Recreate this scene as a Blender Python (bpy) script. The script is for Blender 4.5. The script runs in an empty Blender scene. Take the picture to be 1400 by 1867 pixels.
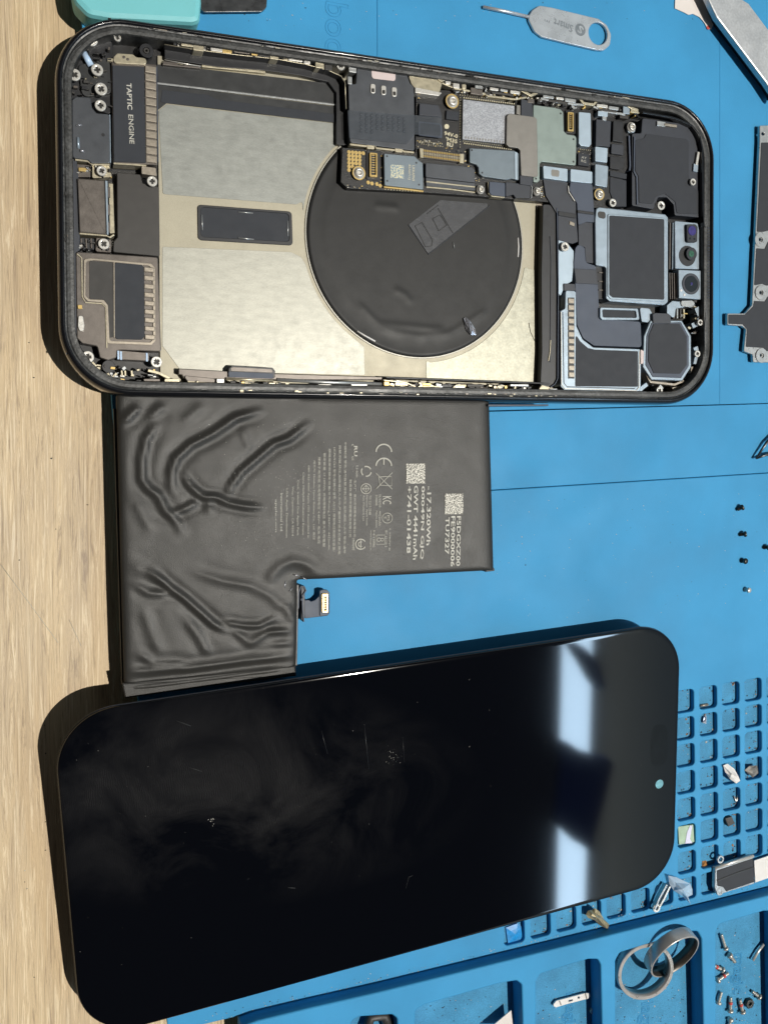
import bpy, bmesh, math, random
import numpy as np
from mathutils import Vector, Matrix
random.seed(7)
SC = bpy.context.scene
COL = SC.collection
SC.unit_settings.system = 'METRIC'; SC.unit_settings.scale_length = 0.01      # one unit is one centimetre

# ------------------------------------------------------------------ camera
CW = Vector((0.0642, 0.3393, 0.0))
CAM = Vector((-7.93, -5.09, 20.878)); FPX = 1652.2
RW = Matrix.Rotation(CW.length, 3, CW.normalized())     # world -> camera
cam = bpy.data.cameras.new('camera'); camo = bpy.data.objects.new('camera', cam); COL.objects.link(camo)
camo.matrix_world = Matrix.Translation(CAM) @ RW.transposed().to_4x4()
cam.sensor_fit = 'HORIZONTAL'; cam.sensor_width = 36; cam.lens = 36*FPX/1400
cam.clip_start = 1; cam.clip_end = 2000
SC.camera = camo

# ------------------------------------------------------------------ world: a dim room, brighter towards the window side
W = bpy.data.worlds.new('World'); SC.world = W; W.use_nodes = True
nt = W.node_tree; nt.nodes.clear()
out = nt.nodes.new('ShaderNodeOutputWorld'); bg = nt.nodes.new('ShaderNodeBackground')
tc = nt.nodes.new('ShaderNodeTexCoord')
dot = nt.nodes.new('ShaderNodeVectorMath'); dot.operation = 'DOT_PRODUCT'
dot.inputs[1].default_value = Vector((0.845, 0.085, -0.528)).normalized()     # the room opens on this side
rp = nt.nodes.new('ShaderNodeValToRGB')
add = nt.nodes.new('ShaderNodeMath'); add.operation = 'MULTIPLY_ADD'; add.inputs[1].default_value = .5; add.inputs[2].default_value = .5
els = rp.color_ramp.elements
els[0].position = 0.0; els[0].color = (.05, .046, .042, 1)
els[1].position = 0.46; els[1].color = (.035, .036, .040, 1)
for p, c in ((.508, (.05, .052, .058, 1)), (.522, (.95, 1.05, 1.0, 1)), (.55, (.46, .58, .64, 1)), (.64, (.30, .38, .45, 1)), (1.0, (.12, .14, .17, 1))):
    e = els.new(p); e.color = c
nt.links.new(tc.outputs['Generated'], dot.inputs[0]); nt.links.new(dot.outputs['Value'], add.inputs[0]); nt.links.new(add.outputs[0], rp.inputs[0])
nt.links.new(rp.outputs[0], bg.inputs[0]); bg.inputs[1].default_value = 0.8
nt.links.new(bg.outputs[0], out.inputs[0])

# ------------------------------------------------------------------ the low-spread hard light that falls on the bench
SUND = Vector((0.30, -0.11, 1.0)).normalized()
ld = bpy.data.lights.new('bench_light', 'SPOT'); lo = bpy.data.objects.new('bench_light', ld); COL.objects.link(lo)
tgt = Vector((0, -6, 0)); lo.location = tgt + SUND*300
lo.rotation_euler = SUND.to_track_quat('Z', 'Y').to_euler()
ld.energy = 4.05e6; ld.color = (1.0, .95, .86); ld.shadow_soft_size = 1.6; ld.spot_size = math.radians(16); ld.spot_blend = .15
SC.view_settings.view_transform = 'Standard'; SC.view_settings.look = 'None'
SC.view_settings.exposure = 0; SC.view_settings.gamma = 1
SC.render.engine = 'CYCLES'; SC.cycles.max_bounces = 6; SC.cycles.caustics_reflective = False; SC.cycles.caustics_refractive = False

# ------------------------------------------------------------------ geometry of the place
def ray(px, py):
    v = Vector(((px-700)/FPX, -(py-933.5)/FPX, -1.0))
    return RW.transposed() @ v
def P(px, py, z):
    """point of the photograph seen on the level z (cm)"""
    d = ray(px, py); t = (z-CAM.z)/d.z
    return CAM + d*t
def lin(h):
    h = h.lstrip('#'); r = []
    for i in (0, 2, 4):
        c = int(h[i:i+2], 16)/255; r.append(c/12.92 if c <= .04045 else ((c+.055)/1.055)**2.4)
    return (r[0], r[1], r[2], 1)

# ------------------------------------------------------------------ materials
def M(name, hx, rough=.5, metal=0., var=.12, scale=4., bump=0., bscale=30., rvar=.1, coat=0., stretch=None, k=1.0, spec=.5, fine=0.):
    m = bpy.data.materials.new(name); m.use_nodes = True; n = m.node_tree; b = n.nodes['Principled BSDF']
    c = [x*k for x in lin(hx)[:3]]
    co = n.nodes.new('ShaderNodeTexCoord'); mp = n.nodes.new('ShaderNodeMapping')
    if stretch: mp.inputs['Scale'].default_value = stretch
    n.links.new(co.outputs['Object'], mp.inputs[0])
    nz = n.nodes.new('ShaderNodeTexNoise'); nz.inputs['Scale'].default_value = scale; nz.inputs['Detail'].default_value = 6
    n.links.new(mp.outputs[0], nz.inputs[0])
    mr = n.nodes.new('ShaderNodeMapRange'); mr.inputs[1].default_value = .25; mr.inputs[2].default_value = .75
    mr.inputs[3].default_value = 1-var; mr.inputs[4].default_value = 1+var
    n.links.new(nz.outputs[0], mr.inputs[0])
    mx = n.nodes.new('ShaderNodeVectorMath'); mx.operation = 'SCALE'; mx.inputs[0].default_value = c
    n.links.new(mr.outputs[0], mx.inputs['Scale'])
    last = mx.outputs[0]
    if fine:
        f = n.nodes.new('ShaderNodeTexNoise'); f.inputs['Scale'].default_value = bscale*1.7; f.inputs['Detail'].default_value = 2
        n.links.new(mp.outputs[0], f.inputs[0])
        fr = n.nodes.new('ShaderNodeMapRange'); fr.inputs[1].default_value = .3; fr.inputs[2].default_value = .7
        fr.inputs[3].default_value = 1-fine; fr.inputs[4].default_value = 1+fine
        n.links.new(f.outputs[0], fr.inputs[0])
        m2 = n.nodes.new('ShaderNodeVectorMath'); m2.operation = 'SCALE'
        n.links.new(last, m2.inputs[0]); n.links.new(fr.outputs[0], m2.inputs['Scale']); last = m2.outputs[0]
    n.links.new(last, b.inputs['Base Color'])
    b.inputs['Metallic'].default_value = metal; b.inputs['Specular IOR Level'].default_value = spec
    r2 = n.nodes.new('ShaderNodeMapRange'); r2.inputs[3].default_value = max(.02, rough-rvar); r2.inputs[4].default_value = min(1, rough+rvar)
    n2 = n.nodes.new('ShaderNodeTexNoise'); n2.inputs['Scale'].default_value = scale*1.7; n2.inputs['Detail'].default_value = 4
    n.links.new(co.outputs['Object'], n2.inputs[0]); n.links.new(n2.outputs[0], r2.inputs[0]); n.links.new(r2.outputs[0], b.inputs['Roughness'])
    if coat: b.inputs['Coat Weight'].default_value = coat; b.inputs['Coat Roughness'].default_value = .06
    if bump:
        n3 = n.nodes.new('ShaderNodeTexNoise'); n3.inputs['Scale'].default_value = bscale; n3.inputs['Detail'].default_value = 5
        n.links.new(mp.outputs[0], n3.inputs[0])
        bp = n.nodes.new('ShaderNodeBump'); bp.inputs['Strength'].default_value = bump*(.22 if (metal or name in SOFT) else 1); bp.inputs['Distance'].default_value = .02
        n.links.new(n3.outputs[0], bp.inputs['Height']); n.links.new(bp.outputs[0], b.inputs['Normal'])
    return m

SOFT = ('torn_adhesive_ledge',)
mm = {}
mm['housing'] = M('black_anodised_frame', '#16171b', .22, .3, .2, 2, rvar=.06, coat=.3)
mm['glue'] = M('torn_adhesive_ledge', '#343535', .42, 0, .8, 2.2, 1.3, 11, .25, fine=.5, stretch=(1, 1, 1))
mm['floor'] = M('black_housing_floor', '#131315', .45, 0, .3, 3)
mm['cream'] = M('champagne_midplate', '#a19b89', .5, .3, .07, 2, .10, 40, .10, fine=.08)
mm['sheet'] = M('brushed_graphite_sheet', '#a3a298', .42, .35, .10, 3, .16, 14, .14, fine=.09, stretch=(1, 3, 1))
mm['sheetg'] = M('dim_sheen_graphite_sheet', '#8f918c', .42, .35, .10, 3, .16, 14, .14, fine=.09, stretch=(1, 3, 1))  # same graphite sheet; its duller sheen is put into a greyer colour
mm['sheet2'] = M('crinkled_clear_sheet', '#aba999', .38, .35, .14, 4, .28, 12, .16, fine=.1)
mm['coil'] = M('black_coil_film', '#212121', .5, 0, .10, 1.5, .1, 3, .08, spec=.3)
mm['ring_edge'] = M('pale_coil_rim', '#a7a49a', .4, .4, .08)
mm['darkband'] = M('dark_flex_band', '#38393a', .38, .3, .15, 3)
mm['label'] = M('matte_black_label', '#2f3238', .62, 0, .05, 3, spec=.3)
mm['labelw'] = M('warm_black_label', '#343230', .62, 0, .05, 3)
mm['plastic'] = M('black_plastic', '#1b1c20', .42, 0, .2, 5)
mm['slate'] = M('slate_flex', '#3d4656', .55, .0, .1, 2)
mm['slate2'] = M('dark_slate_flex', '#2b2f38', .5, .0, .15, 3)
mm['steel'] = M('bright_steel', '#b4b6b6', .3, .6, .12, 6, .2, 20)
mm['steelb'] = M('bluish_steel', '#98a6b2', .36, .5, .1, 4, .15, 25)
mm['shieldb'] = M('blue_grey_shield', '#6f7a82', .42, .4, .06, 3, .2, 30, fine=.05)
mm['shieldg'] = M('green_grey_shield', '#87948f', .42, .4, .07, 3, .25, 30, fine=.06)
mm['shieldl'] = M('pale_blue_shield', '#a6b6c3', .38, .35, .06, 3)
mm['greyl'] = M('warm_grey_plate', '#7d7a75', .5, .5, .1, 5, .2, 40, fine=.1)
mm['chipn'] = M('sparkling_grey_chip', '#9a9da3', .45, .4, .1, 6, .5, 30, fine=.42)
mm['simm'] = M('dark_steel_sim_plate', '#494c51', .42, .4, .12, 3, .08, 40, fine=.12)
mm['brown'] = M('brown_tinted_steel', '#655f5a', .38, .55, .12, 5, .2, 40, fine=.08)
mm['brownd'] = M('dark_brown_plate', '#383634', .5, .2, .12, 4, .15, 40, fine=.06)
mm['screw'] = M('nickel_screw', '#d6d3cc', .3, .5, .1, 20)
mm['screwd'] = M('recess_dark', '#2b2a28', .5, .4, .1, 20)
mm['warm'] = M('warm_nickel', '#bdb49c', .32, .55, .2, 10, .2, 40)
mm['gold'] = M('gold_contact', '#cdb173', .32, .6, .12, 30)
mm['palegold'] = M('pale_gold_tab', '#9b9285', .36, .5, .15, 12, .2, 30)
mm['pcb'] = M('black_circuit_board', '#121112', .4, 0, .35, 8, .3, 50)
mm['print'] = M('cream_print', '#cdc4a8', .6, 0, .1, 8)
mm['printg'] = M('grey_print', '#b8b6ad', .6, 0, .25, 8)
mm['printd'] = M('soft_grey_print', '#b0aea4', .6, 0, .1, 8)
mm['white'] = M('white_plastic', '#d9d6d3', .5, 0, .05, 5)
mm['pinkw'] = M('pinkish_white_sticker', '#cdbdbb', .55, 0, .04, 5)
mm['bluew'] = M('bluish_white_tube', '#b5cde8', .3, 0, .05, 5)
mm['mat'] = M('blue_silicone', '#3a8ebf', .58, 0, .12, .5, .15, 40, .12, spec=.22, fine=.03)
mm['matd'] = M('dirty_blue_silicone', '#3f85ac', .6, 0, .22, 1.6, .3, 24, .1, fine=.2, spec=.2)
mm['wood'] = None
mm['teal'] = M('turquoise_rubber', '#70bcc2', .5, 0, .04, 1, .1, 30)
mm['blade'] = M('worn_dark_steel', '#5d5f61', .3, .8, .3, 4, .5, 20)
mm['ss'] = M('stainless_steel', '#c3c9cf', .28, .55, .12, 3, .25, 12)
mm['ssb'] = M('scuffed_aluminium', '#bcbec0', .36, .45, .12, 1.5, .5, 10, .15, fine=.1)
mm['paper'] = M('white_paper', '#d9d2cd', .8, 0, .06, 2)
mm['red'] = M('red_ink', '#b8433a', .6, 0, .2, 8)
mm['pvc'] = M('battery_wrap', '#2e2d2b', .42, 0, .12, 1.0, .3, 50, .08, fine=.2, spec=.32)
mm['glass'] = None
mm['lens'] = M('black_lens', '#08080a', .06, 0, .1, 10, coat=1)
mm['lensp'] = M('violet_lens', '#362b6e', .1, 0, .3, 10, coat=1)
mm['lensg'] = M('green_glint_lens', '#2f5a44', .1, 0, .6, 30, coat=1)  # green glint painted in as the lens colour
mm['foil'] = M('crumpled_yellowish_foil', '#b5a987', .3, .5, .4, 12, .8, 14)
mm['silverfoil'] = M('silver_foil', '#cfcfd6', .22, .8, .3, 10, .8, 14)
mm['ringm'] = M('brushed_ring_steel', '#c2bdb8', .3, .55, .06, 3, 0, 30)
mm['dust'] = M('pale_dust', '#b9b4a4', .8, 0, .2, 5)
mm['grit'] = M('dark_grit', '#2e3430', .8, 0, .2, 5)
mm['rust'] = M('rusty_orange', '#a5713a', .6, 0, .3, 8)
mm['greenboard'] = M('pale_green_board', '#9bb39a', .5, 0, .15, 5)
mm['lilac'] = M('lilac_white_tape', '#cfcde6', .4, 0, .1, 5)
mm['bluepl'] = M('bright_blue_plastic', '#1c86c8', .35, 0, .3, 8)
mm['hair'] = M('dark_hair', '#24201c', .5, 0, .1, 5)
mm['tipdark'] = M('dark_tip_steel', '#50565c', .3, .8, .2, 6)
mm['navy'] = M('dark_navy_board', '#0a0e20', .9, 0, .1, .1)

def film_mat(name, hx, alpha, rough=.15):
    m = M(name, hx, rough, 0, .1, 4, .25, 10); m.node_tree.nodes['Principled BSDF'].inputs['Alpha'].default_value = alpha
    return m
mm['tape'] = film_mat('smoky_clear_tape', '#5a6068', .28, .3)
mm['film'] = film_mat('thin_grey_film', '#6f7074', .30, .3)
mm['clear'] = film_mat('clear_plastic', '#c5d9ea', .5, .12)

def wood_mat():
    m = bpy.data.materials.new('oak_laminate'); m.use_nodes = True; n = m.node_tree; b = n.nodes['Principled BSDF']; L = n.links.new
    co = n.nodes.new('ShaderNodeTexCoord')
    def mp(sx, sy, rot=0):
        q = n.nodes.new('ShaderNodeMapping'); q.inputs['Scale'].default_value = (sx, sy, 1); q.inputs['Rotation'].default_value = (0, 0, rot)
        L(co.outputs['Object'], q.inputs[0]); return q.outputs[0]
    def nz(v, s, d=6, dist=0, rough=.55):
        q = n.nodes.new('ShaderNodeTexNoise'); q.inputs['Scale'].default_value = s; q.inputs['Detail'].default_value = d
        q.inputs['Distortion'].default_value = dist; q.inputs['Roughness'].default_value = rough; L(v, q.inputs[0]); return q.outputs[0]
    broad = nz(mp(1.1, .14, -.05), 1.0, 5, 1.2, .6)
    grain = nz(mp(7, .30, -.05), 1.1, 10, 2.2, .70)
    pore = nz(mp(26, .8, -.05), 1.6, 5, .5)
    def ramp(v, *st):
        q = n.nodes.new('ShaderNodeValToRGB'); e = q.color_ramp.elements
        e[0].position, e[0].color = st[0][0], lin(st[0][1]); e[1].position, e[1].color = st[-1][0], lin(st[-1][1])
        for p, c in st[1:-1]: x = e.new(p); x.color = lin(c)
        L(v, q.inputs[0]); return q.outputs[0]
    c1 = ramp(broad, (.38, '#ad977a'), (.60, '#d2b88e'))
    c2 = ramp(grain, (.36, '#82705f'), (.43, '#ad9a80'), (.48, '#ccb693'), (.52, '#b39f86'), (.56, '#d4c09f'), (.64, '#e8dabf'))
    mx = n.nodes.new('ShaderNodeMix'); mx.data_type = 'RGBA'; mx.inputs[0].default_value = .62; L(c1, mx.inputs[6]); L(c2, mx.inputs[7])
    pr = n.nodes.new('ShaderNodeMapRange'); pr.inputs[1].default_value = .30; pr.inputs[2].default_value = .42; pr.inputs[3].default_value = .80; pr.inputs[4].default_value = 1
    L(pore, pr.inputs[0]); sc = n.nodes.new('ShaderNodeVectorMath'); sc.operation = 'SCALE'; L(mx.outputs[2], sc.inputs[0]); L(pr.outputs[0], sc.inputs['Scale'])
    L(sc.outputs[0], b.inputs['Base Color']); b.inputs['Roughness'].default_value = .5
    bp = n.nodes.new('ShaderNodeBump'); bp.inputs['Strength'].default_value = .6; bp.inputs['Distance'].default_value = .03; L(grain, bp.inputs['Height']); L(bp.outputs[0], b.inputs['Normal'])
    return m
mm['wood'] = wood_mat()

def glass_mat():
    """black display glass with fingerprints: film of grease that scatters a little"""
    m = bpy.data.materials.new('smudged_black_glass'); m.use_nodes = True; n = m.node_tree; b = n.nodes['Principled BSDF']; L = n.links.new
    co = n.nodes.new('ShaderNodeTexCoord')
    a = n.nodes.new('ShaderNodeTexNoise'); a.inputs['Scale'].default_value = .42; a.inputs['Detail'].default_value = 10; a.inputs['Roughness'].default_value = .62; a.inputs['Distortion'].default_value = .7; L(co.outputs['Object'], a.inputs[0])
    w = n.nodes.new('ShaderNodeTexWave'); w.inputs['Scale'].default_value = 9; w.inputs['Distortion'].default_value = 14; w.inputs['Detail'].default_value = 4; w.inputs['Detail Scale'].default_value = .35; L(co.outputs['Object'], w.inputs[0])
    # smudges live in the middle of the glass
    gr = n.nodes.new('ShaderNodeMapping'); gr.inputs['Location'].default_value = (.5, -.2, 0); gr.inputs['Scale'].default_value = (.15, .34, 1); L(co.outputs['Object'], gr.inputs[0])
    g = n.nodes.new('ShaderNodeTexGradient'); g.gradient_type = 'SPHERICAL'; L(gr.outputs[0], g.inputs[0])
    r = n.nodes.new('ShaderNodeMapRange'); r.inputs[1].default_value = .42; r.inputs[2].default_value = .72; L(a.outputs[0], r.inputs[0])
    def mul(x, y):
        q = n.nodes.new('ShaderNodeMath'); q.operation = 'MULTIPLY'
        for i, v in ((0, x), (1, y)):
            if isinstance(v, float): q.inputs[i].default_value = v
            else: L(v, q.inputs[i])
        return q.outputs[0]
    wv = n.nodes.new('ShaderNodeMapRange'); wv.inputs[3].default_value = .5; wv.inputs[4].default_value = 1.2; L(w.outputs[0], wv.inputs[0])
    s = mul(mul(r.outputs[0], g.outputs[0]), wv.outputs[0])
    mix = n.nodes.new('ShaderNodeMix'); mix.data_type = 'RGBA'; mix.inputs[6].default_value = (.0012, .0016, .003, 1); mix.inputs[7].default_value = (.035, .034, .034, 1)
    L(s, mix.inputs[0]); L(mix.outputs[2], b.inputs['Base Color'])
    b.inputs['Roughness'].default_value = .05
    b.inputs['IOR'].default_value = 1.5
    return m
mm['glass'] = glass_mat()

# ------------------------------------------------------------------ object helpers
def origin_of(o):
    v = Vector((0, 0, 0))
    while o: v += o.location; o = o.parent
    return v
def link(name, me, parent=None, loc=None, rot=None):
    o = bpy.data.objects.new(name, me); COL.objects.link(o)
    if parent: o.parent = parent
    if loc is not None: o.location = Vector(loc) - (origin_of(parent) if parent else Vector())
    if rot is not None: o.rotation_euler = rot if hasattr(rot, '__len__') else (0, 0, rot)
    return o
def thing(name, label, cat, loc, group=None):
    o = bpy.data.objects.new(name, None); COL.objects.link(o); o.location = loc; o['label'] = label; o['category'] = cat
    o.empty_display_size = .5
    if group: o['group'] = group
    return o
def tag(o, label, cat, group=None):
    o['label'] = label; o['category'] = cat
    if group: o['group'] = group
    return o
def structure(o, label=None):
    o['kind'] = 'structure'
    if label: o['label'] = label
    return o
def area2(p): return sum(p[i-1][0]*p[i][1]-p[i][0]*p[i-1][1] for i in range(len(p)))
def ccw(p): return list(p) if area2(p) > 0 else list(p)[::-1]
def fillet(p, r, seg=4):
    """round every corner of a 2-D outline"""
    if r <= 0: return [Vector(q[:2]) for q in p]
    p = [Vector(q[:2]) for q in p]; o = []; n = len(p)
    for i in range(n):
        a, b, c = p[i-1], p[i], p[(i+1) % n]; u = a-b; v = c-b; lu, lv = u.length, v.length
        if lu < 1e-6 or lv < 1e-6: o.append(b); continue
        u /= lu; v /= lv; cs = max(-1, min(1, u.dot(v))); ang = math.acos(cs)
        if ang > math.pi-.15: o.append(b); continue
        t = r/math.tan(ang/2); t = min(t, .48*lu, .48*lv); rr = t*math.tan(ang/2)
        bis = (u+v)
        if bis.length < 1e-6: o.append(b); continue
        ce = b + bis.normalized()*(rr/math.sin(ang/2))
        s = b+u*t-ce; e = b+v*t-ce; a0 = math.atan2(s.y, s.x); a1 = math.atan2(e.y, e.x); d = (a1-a0+math.pi) % (2*math.pi)-math.pi
        for k in range(seg+1):
            q = a0+d*k/seg; o.append(ce+Vector((math.cos(q), math.sin(q)))*rr)
    return o
def inset(p, d):
    n = len(p); o = []
    for i in range(n):
        a, b, c = p[i-1], p[i], p[(i+1) % n]
        e1 = (b-a); e2 = (c-b)
        if e1.length < 1e-7: e1 = e2
        if e2.length < 1e-7: e2 = e1
        n1 = Vector((-e1.y, e1.x)).normalized(); n2 = Vector((-e2.y, e2.x)).normalized(); m = n1+n2
        if m.length < 1e-4: m = n1
        m = m.normalized(); o.append(b+m*(d/max(.5, m.dot(n1))))
    return o
def slab_mesh(p, z0, z1, bev=.012, r=0., name='slab', seg=4):
    p = fillet(ccw(p), r, seg); bm = bmesh.new(); loops = []
    prof = [(0, z0), (0, z1-bev), (bev*.3, z1-bev*.3), (bev, z1)] if bev > 0 else [(0, z0), (0, z1)]
    for d, z in prof:
        q = inset(p, d) if d else p
        loops.append([bm.verts.new((v.x, v.y, z)) for v in q])
    n = len(p)
    for a, b in zip(loops, loops[1:]):
        for i in range(n): bm.faces.new((a[i], a[(i+1) % n], b[(i+1) % n], b[i]))
    bm.faces.new(loops[-1]); bm.faces.new(loops[0][::-1])
    me = bpy.data.meshes.new(name); bm.to_mesh(me); bm.free(); return me
def pl(name, pts, z1, z0, m, parent, r=.02, bev=.01, **kw):
    """a bevelled plate whose top outline is seen at pts in the photograph"""
    O = origin_of(parent) if parent else Vector()
    q = [P(x, y, z1).xy - O.xy for x, y in pts]
    me = slab_mesh(q, z0-O.z, z1-O.z, bev, r, name); me.materials.append(mm[m])
    return link(name, me, parent)
def box(name, x0, y0, x1, y1, z1, z0, m, parent, sl=.12, r=.02, bev=.01):
    """px box whose top and bottom run with the slope sl of the phone"""
    w = x1-x0
    return pl(name, [(x0, y0), (x1, y0+sl*w), (x1, y1+sl*w), (x0, y1)], z1, z0, m, parent, r, bev)
def holes_mesh(outer, holes, z0, z1, name, bev=0.):
    cu = bpy.data.curves.new('tmp', 'CURVE'); cu.dimensions = '2D'; cu.fill_mode = 'BOTH'
    h = (z1-z0)/2; cu.extrude = h-bev; cu.bevel_depth = bev; cu.bevel_resolution = 1; cu.offset = -bev
    for p in [outer]+list(holes):
        s = cu.splines.new('POLY'); s.points.add(len(p)-1); s.use_cyclic_u = True
        for i, v in enumerate(p): s.points[i].co = (v[0], v[1], 0, 1)
    o = bpy.data.objects.new('tmp', cu); COL.objects.link(o)
    dg = bpy.context.evaluated_depsgraph_get(); dg.update()
    me = bpy.data.meshes.new_from_object(o.evaluated_get(dg)); me.name = name
    bpy.data.objects.remove(o); bpy.data.curves.remove(cu)
    me.transform(Matrix.Translation((0, 0, (z0+z1)/2))); me.materials.clear()
    return me
def plh(name, pts, holes, z1, z0, m, parent, r=.02, bev=.008, hr=None):
    O = origin_of(parent) if parent else Vector()
    w = lambda q: [P(x, y, z1).xy-O.xy for x, y in q]
    me = holes_mesh(fillet(ccw(w(pts)), r), [fillet(ccw(w(h)), r if hr is None else hr)[::-1] for h in holes], z0-O.z, z1-O.z, name, bev)
    me.materials.append(mm[m]); return link(name, me, parent)
def circ(c, r, n=24, a0=0): return [Vector((c[0]+r*math.cos(a0+2*math.pi*i/n), c[1]+r*math.sin(a0+2*math.pi*i/n))) for i in range(n)]
def disc(name, px, py, rpx, z1, z0, m, parent, hole=0, n=24, bev=.008):
    O = origin_of(parent) if parent else Vector(); c = P(px, py, z1)-O; r = rpx*PXC(px, py, z1)
    if hole: me = holes_mesh(circ(c, r, n), [circ(c, hole*PXC(px, py, z1), n)[::-1]], z0-O.z, z1-O.z, name, min(bev, r*.2))
    else: me = slab_mesh(circ(c, r, n), z0-O.z, z1-O.z, bev, 0, name)
    me.materials.append(mm[m]); return link(name, me, parent)
def PXC(px, py, z): return (P(px+1, py, z)-P(px, py, z)).length*.5+(P(px, py+1, z)-P(px, py, z)).length*.5
def tube_mesh(pts, r, name='tube', n=6, taper=None):
    bm = bmesh.new(); pts = [Vector(p) for p in pts]; rings = []
    for i, p in enumerate(pts):
        t = (pts[min(i+1, len(pts)-1)]-pts[max(i-1, 0)]).normalized(); u = t.cross(Vector((0, 0, 1)))
        if u.length < 1e-3: u = Vector((1, 0, 0))
        u.normalize(); v = u.cross(t); rr = r*(taper[i] if taper else 1)
        rings.append([bm.verts.new(p+(u*math.cos(2*math.pi*k/n)+v*math.sin(2*math.pi*k/n))*rr) for k in range(n)])
    for a, b in zip(rings, rings[1:]):
        for k in range(n): bm.faces.new((a[k], a[(k+1) % n], b[(k+1) % n], b[k]))
    bm.faces.new(rings[0][::-1]); bm.faces.new(rings[-1])
    for f in bm.faces: f.smooth = True
    bmesh.ops.recalc_face_normals(bm, faces=bm.faces)
    me = bpy.data.meshes.new(name); bm.to_mesh(me); bm.free(); return me
def wire(name, pts, rpx, z, m, parent, n=6):
    """pts: (px, py) or (px, py, z)"""
    O = origin_of(parent) if parent else Vector()
    q = [P(a[0], a[1], a[2] if len(a) > 2 else z)-O for a in pts]
    me = tube_mesh(q, rpx*PXC(pts[0][0], pts[0][1], z), name, n); me.materials.append(mm[m]); return link(name, me, parent)
def ribbon(name, pts, wpx, z1, z0, m, parent):
    """a thin upright strip (seen on its edge) or rail along pts"""
    O = origin_of(parent) if parent else Vector(); c = [P(x, y, z1).xy-O.xy for x, y in pts]; h = wpx*PXC(pts[0][0], pts[0][1], z1)/2
    L, R = [], []
    for i, p in enumerate(c):
        t = (c[min(i+1, len(c)-1)]-c[max(i-1, 0)]).normalized(); nn = Vector((-t.y, t.x)); L.append(p+nn*h); R.append(p-nn*h)
    me = slab_mesh(L+R[::-1], z0-O.z, z1-O.z, min(.006, h*.4), 0, name); me.materials.append(mm[m]); return link(name, me, parent)
def lathe_mesh(prof, n=20, name='lathe'):
    bm = bmesh.new(); rings = []
    for r, z in prof: rings.append([bm.verts.new((r*math.cos(2*math.pi*k/n), r*math.sin(2*math.pi*k/n), z)) for k in range(n)])
    for a, b in zip(rings, rings[1:]):
        for k in range(n):
            f = bm.faces.new((a[k], a[(k+1) % n], b[(k+1) % n], b[k])); f.smooth = True
    bm.faces.new(rings[0][::-1]); bm.faces.new(rings[-1])
    bmesh.ops.recalc_face_normals(bm, faces=bm.faces)
    me = bpy.data.meshes.new(name); bm.to_mesh(me); bm.free(); return me
def raw_mesh(name, verts, faces, mats, smooth=False):
    me = bpy.data.meshes.new(name); me.from_pydata([tuple(v) for v in verts], [], faces); me.update()
    for m in mats: me.materials.append(mm[m])
    if smooth:
        for f in me.polygons: f.use_smooth = True
    return me
def join_meshes(parts, name):
    """[(mesh, material_name)] -> one mesh with material slots"""
    bm = bmesh.new(); mats = []
    for me, m in parts:
        if m not in mats: mats.append(m)
        k = len(bm.faces); bm.from_mesh(me); bm.faces.ensure_lookup_table()
        for f in bm.faces[k:]: f.material_index = mats.index(m)
    o = bpy.data.meshes.new(name); bm.to_mesh(o); bm.free()
    for m in mats: o.materials.append(mm[m])
    return o
def text(name, body, px, py, z, h_px, m, parent, ang=-90, length_px=None, align='CENTER', bold=0, hz=.003, plane=None):
    """flat lettering; ang in degrees in the photograph's sense (-90 reads downwards)"""
    cu = bpy.data.curves.new('t', 'FONT'); cu.body = body; cu.size = 1; cu.align_x = align; cu.align_y = 'CENTER'; cu.offset = bold; cu.extrude = 0
    cu.resolution_u = 2
    o = bpy.data.objects.new('t', cu); COL.objects.link(o); dg = bpy.context.evaluated_depsgraph_get(); dg.update()
    me = bpy.data.meshes.new_from_object(o.evaluated_get(dg)); bpy.data.objects.remove(o); bpy.data.curves.remove(cu)
    if not me.vertices: return None
    xs = [v.co.x for v in me.vertices]; ys = [v.co.y for v in me.vertices]
    k = PXC(px, py, z); sy = h_px*k/max(1e-6, (max(ys)-min(ys))); sx = (length_px*k/(max(xs)-min(xs))) if length_px else sy
    cx, cy = (max(xs)+min(xs))/2, (max(ys)+min(ys))/2
    me.transform(Matrix.Diagonal((sx, sy, 1, 1)) @ Matrix.Translation((-cx, -cy, 0)))
    me.transform(Matrix.Translation((0, 0, hz))); me.materials.clear(); me.materials.append(mm[m]); me.name = name
    return link(name, me, parent, P(px, py, z), math.radians(ang))

# ------------------------------------------------------------------ table and mat
me = slab_mesh([Vector(q) for q in ((-60, -60), (90, -60), (90, 60), (-60, 60))], -2.5, 0, .05, 0, 'table')
me.materials.append(mm['wood']); TB = structure(link('wooden_table_top', me), 'pale oak laminate bench top with lengthwise grain')

MT = .45; PZ = .85; CF = .30
mat_t = thing('repair_mat', 'blue silicone repair mat with square pockets and moulded screw trays', 'repair mat', (8, -8, 0))
def mp_(name, pts, z1, z0=.02, r=.03, bev=.03, holes=None, hr=None, parent=mat_t):
    if holes is None: return pl(name, pts, z1, z0, 'mat', parent, r, bev)
    return plh(name, pts, holes, z1, z0, 'mat', parent, r, bev, hr)
lx = lambda y: 140+.088*y if y > 0 else 140      # left edge of the mat in the photograph
# full-size under sheet
mp_('base_sheet', [(lx(-60), -60), (1560, -160), (1900, 1950), (lx(1990), 1990)], .24, 0, .1, .02,
    ) if False else None
def line_y(x): return 1853-.2446*(x-438) if x < 700 else (1791-.2467*(x-700) if x < 1000 else 1717-.25*(x-1000))
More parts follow.
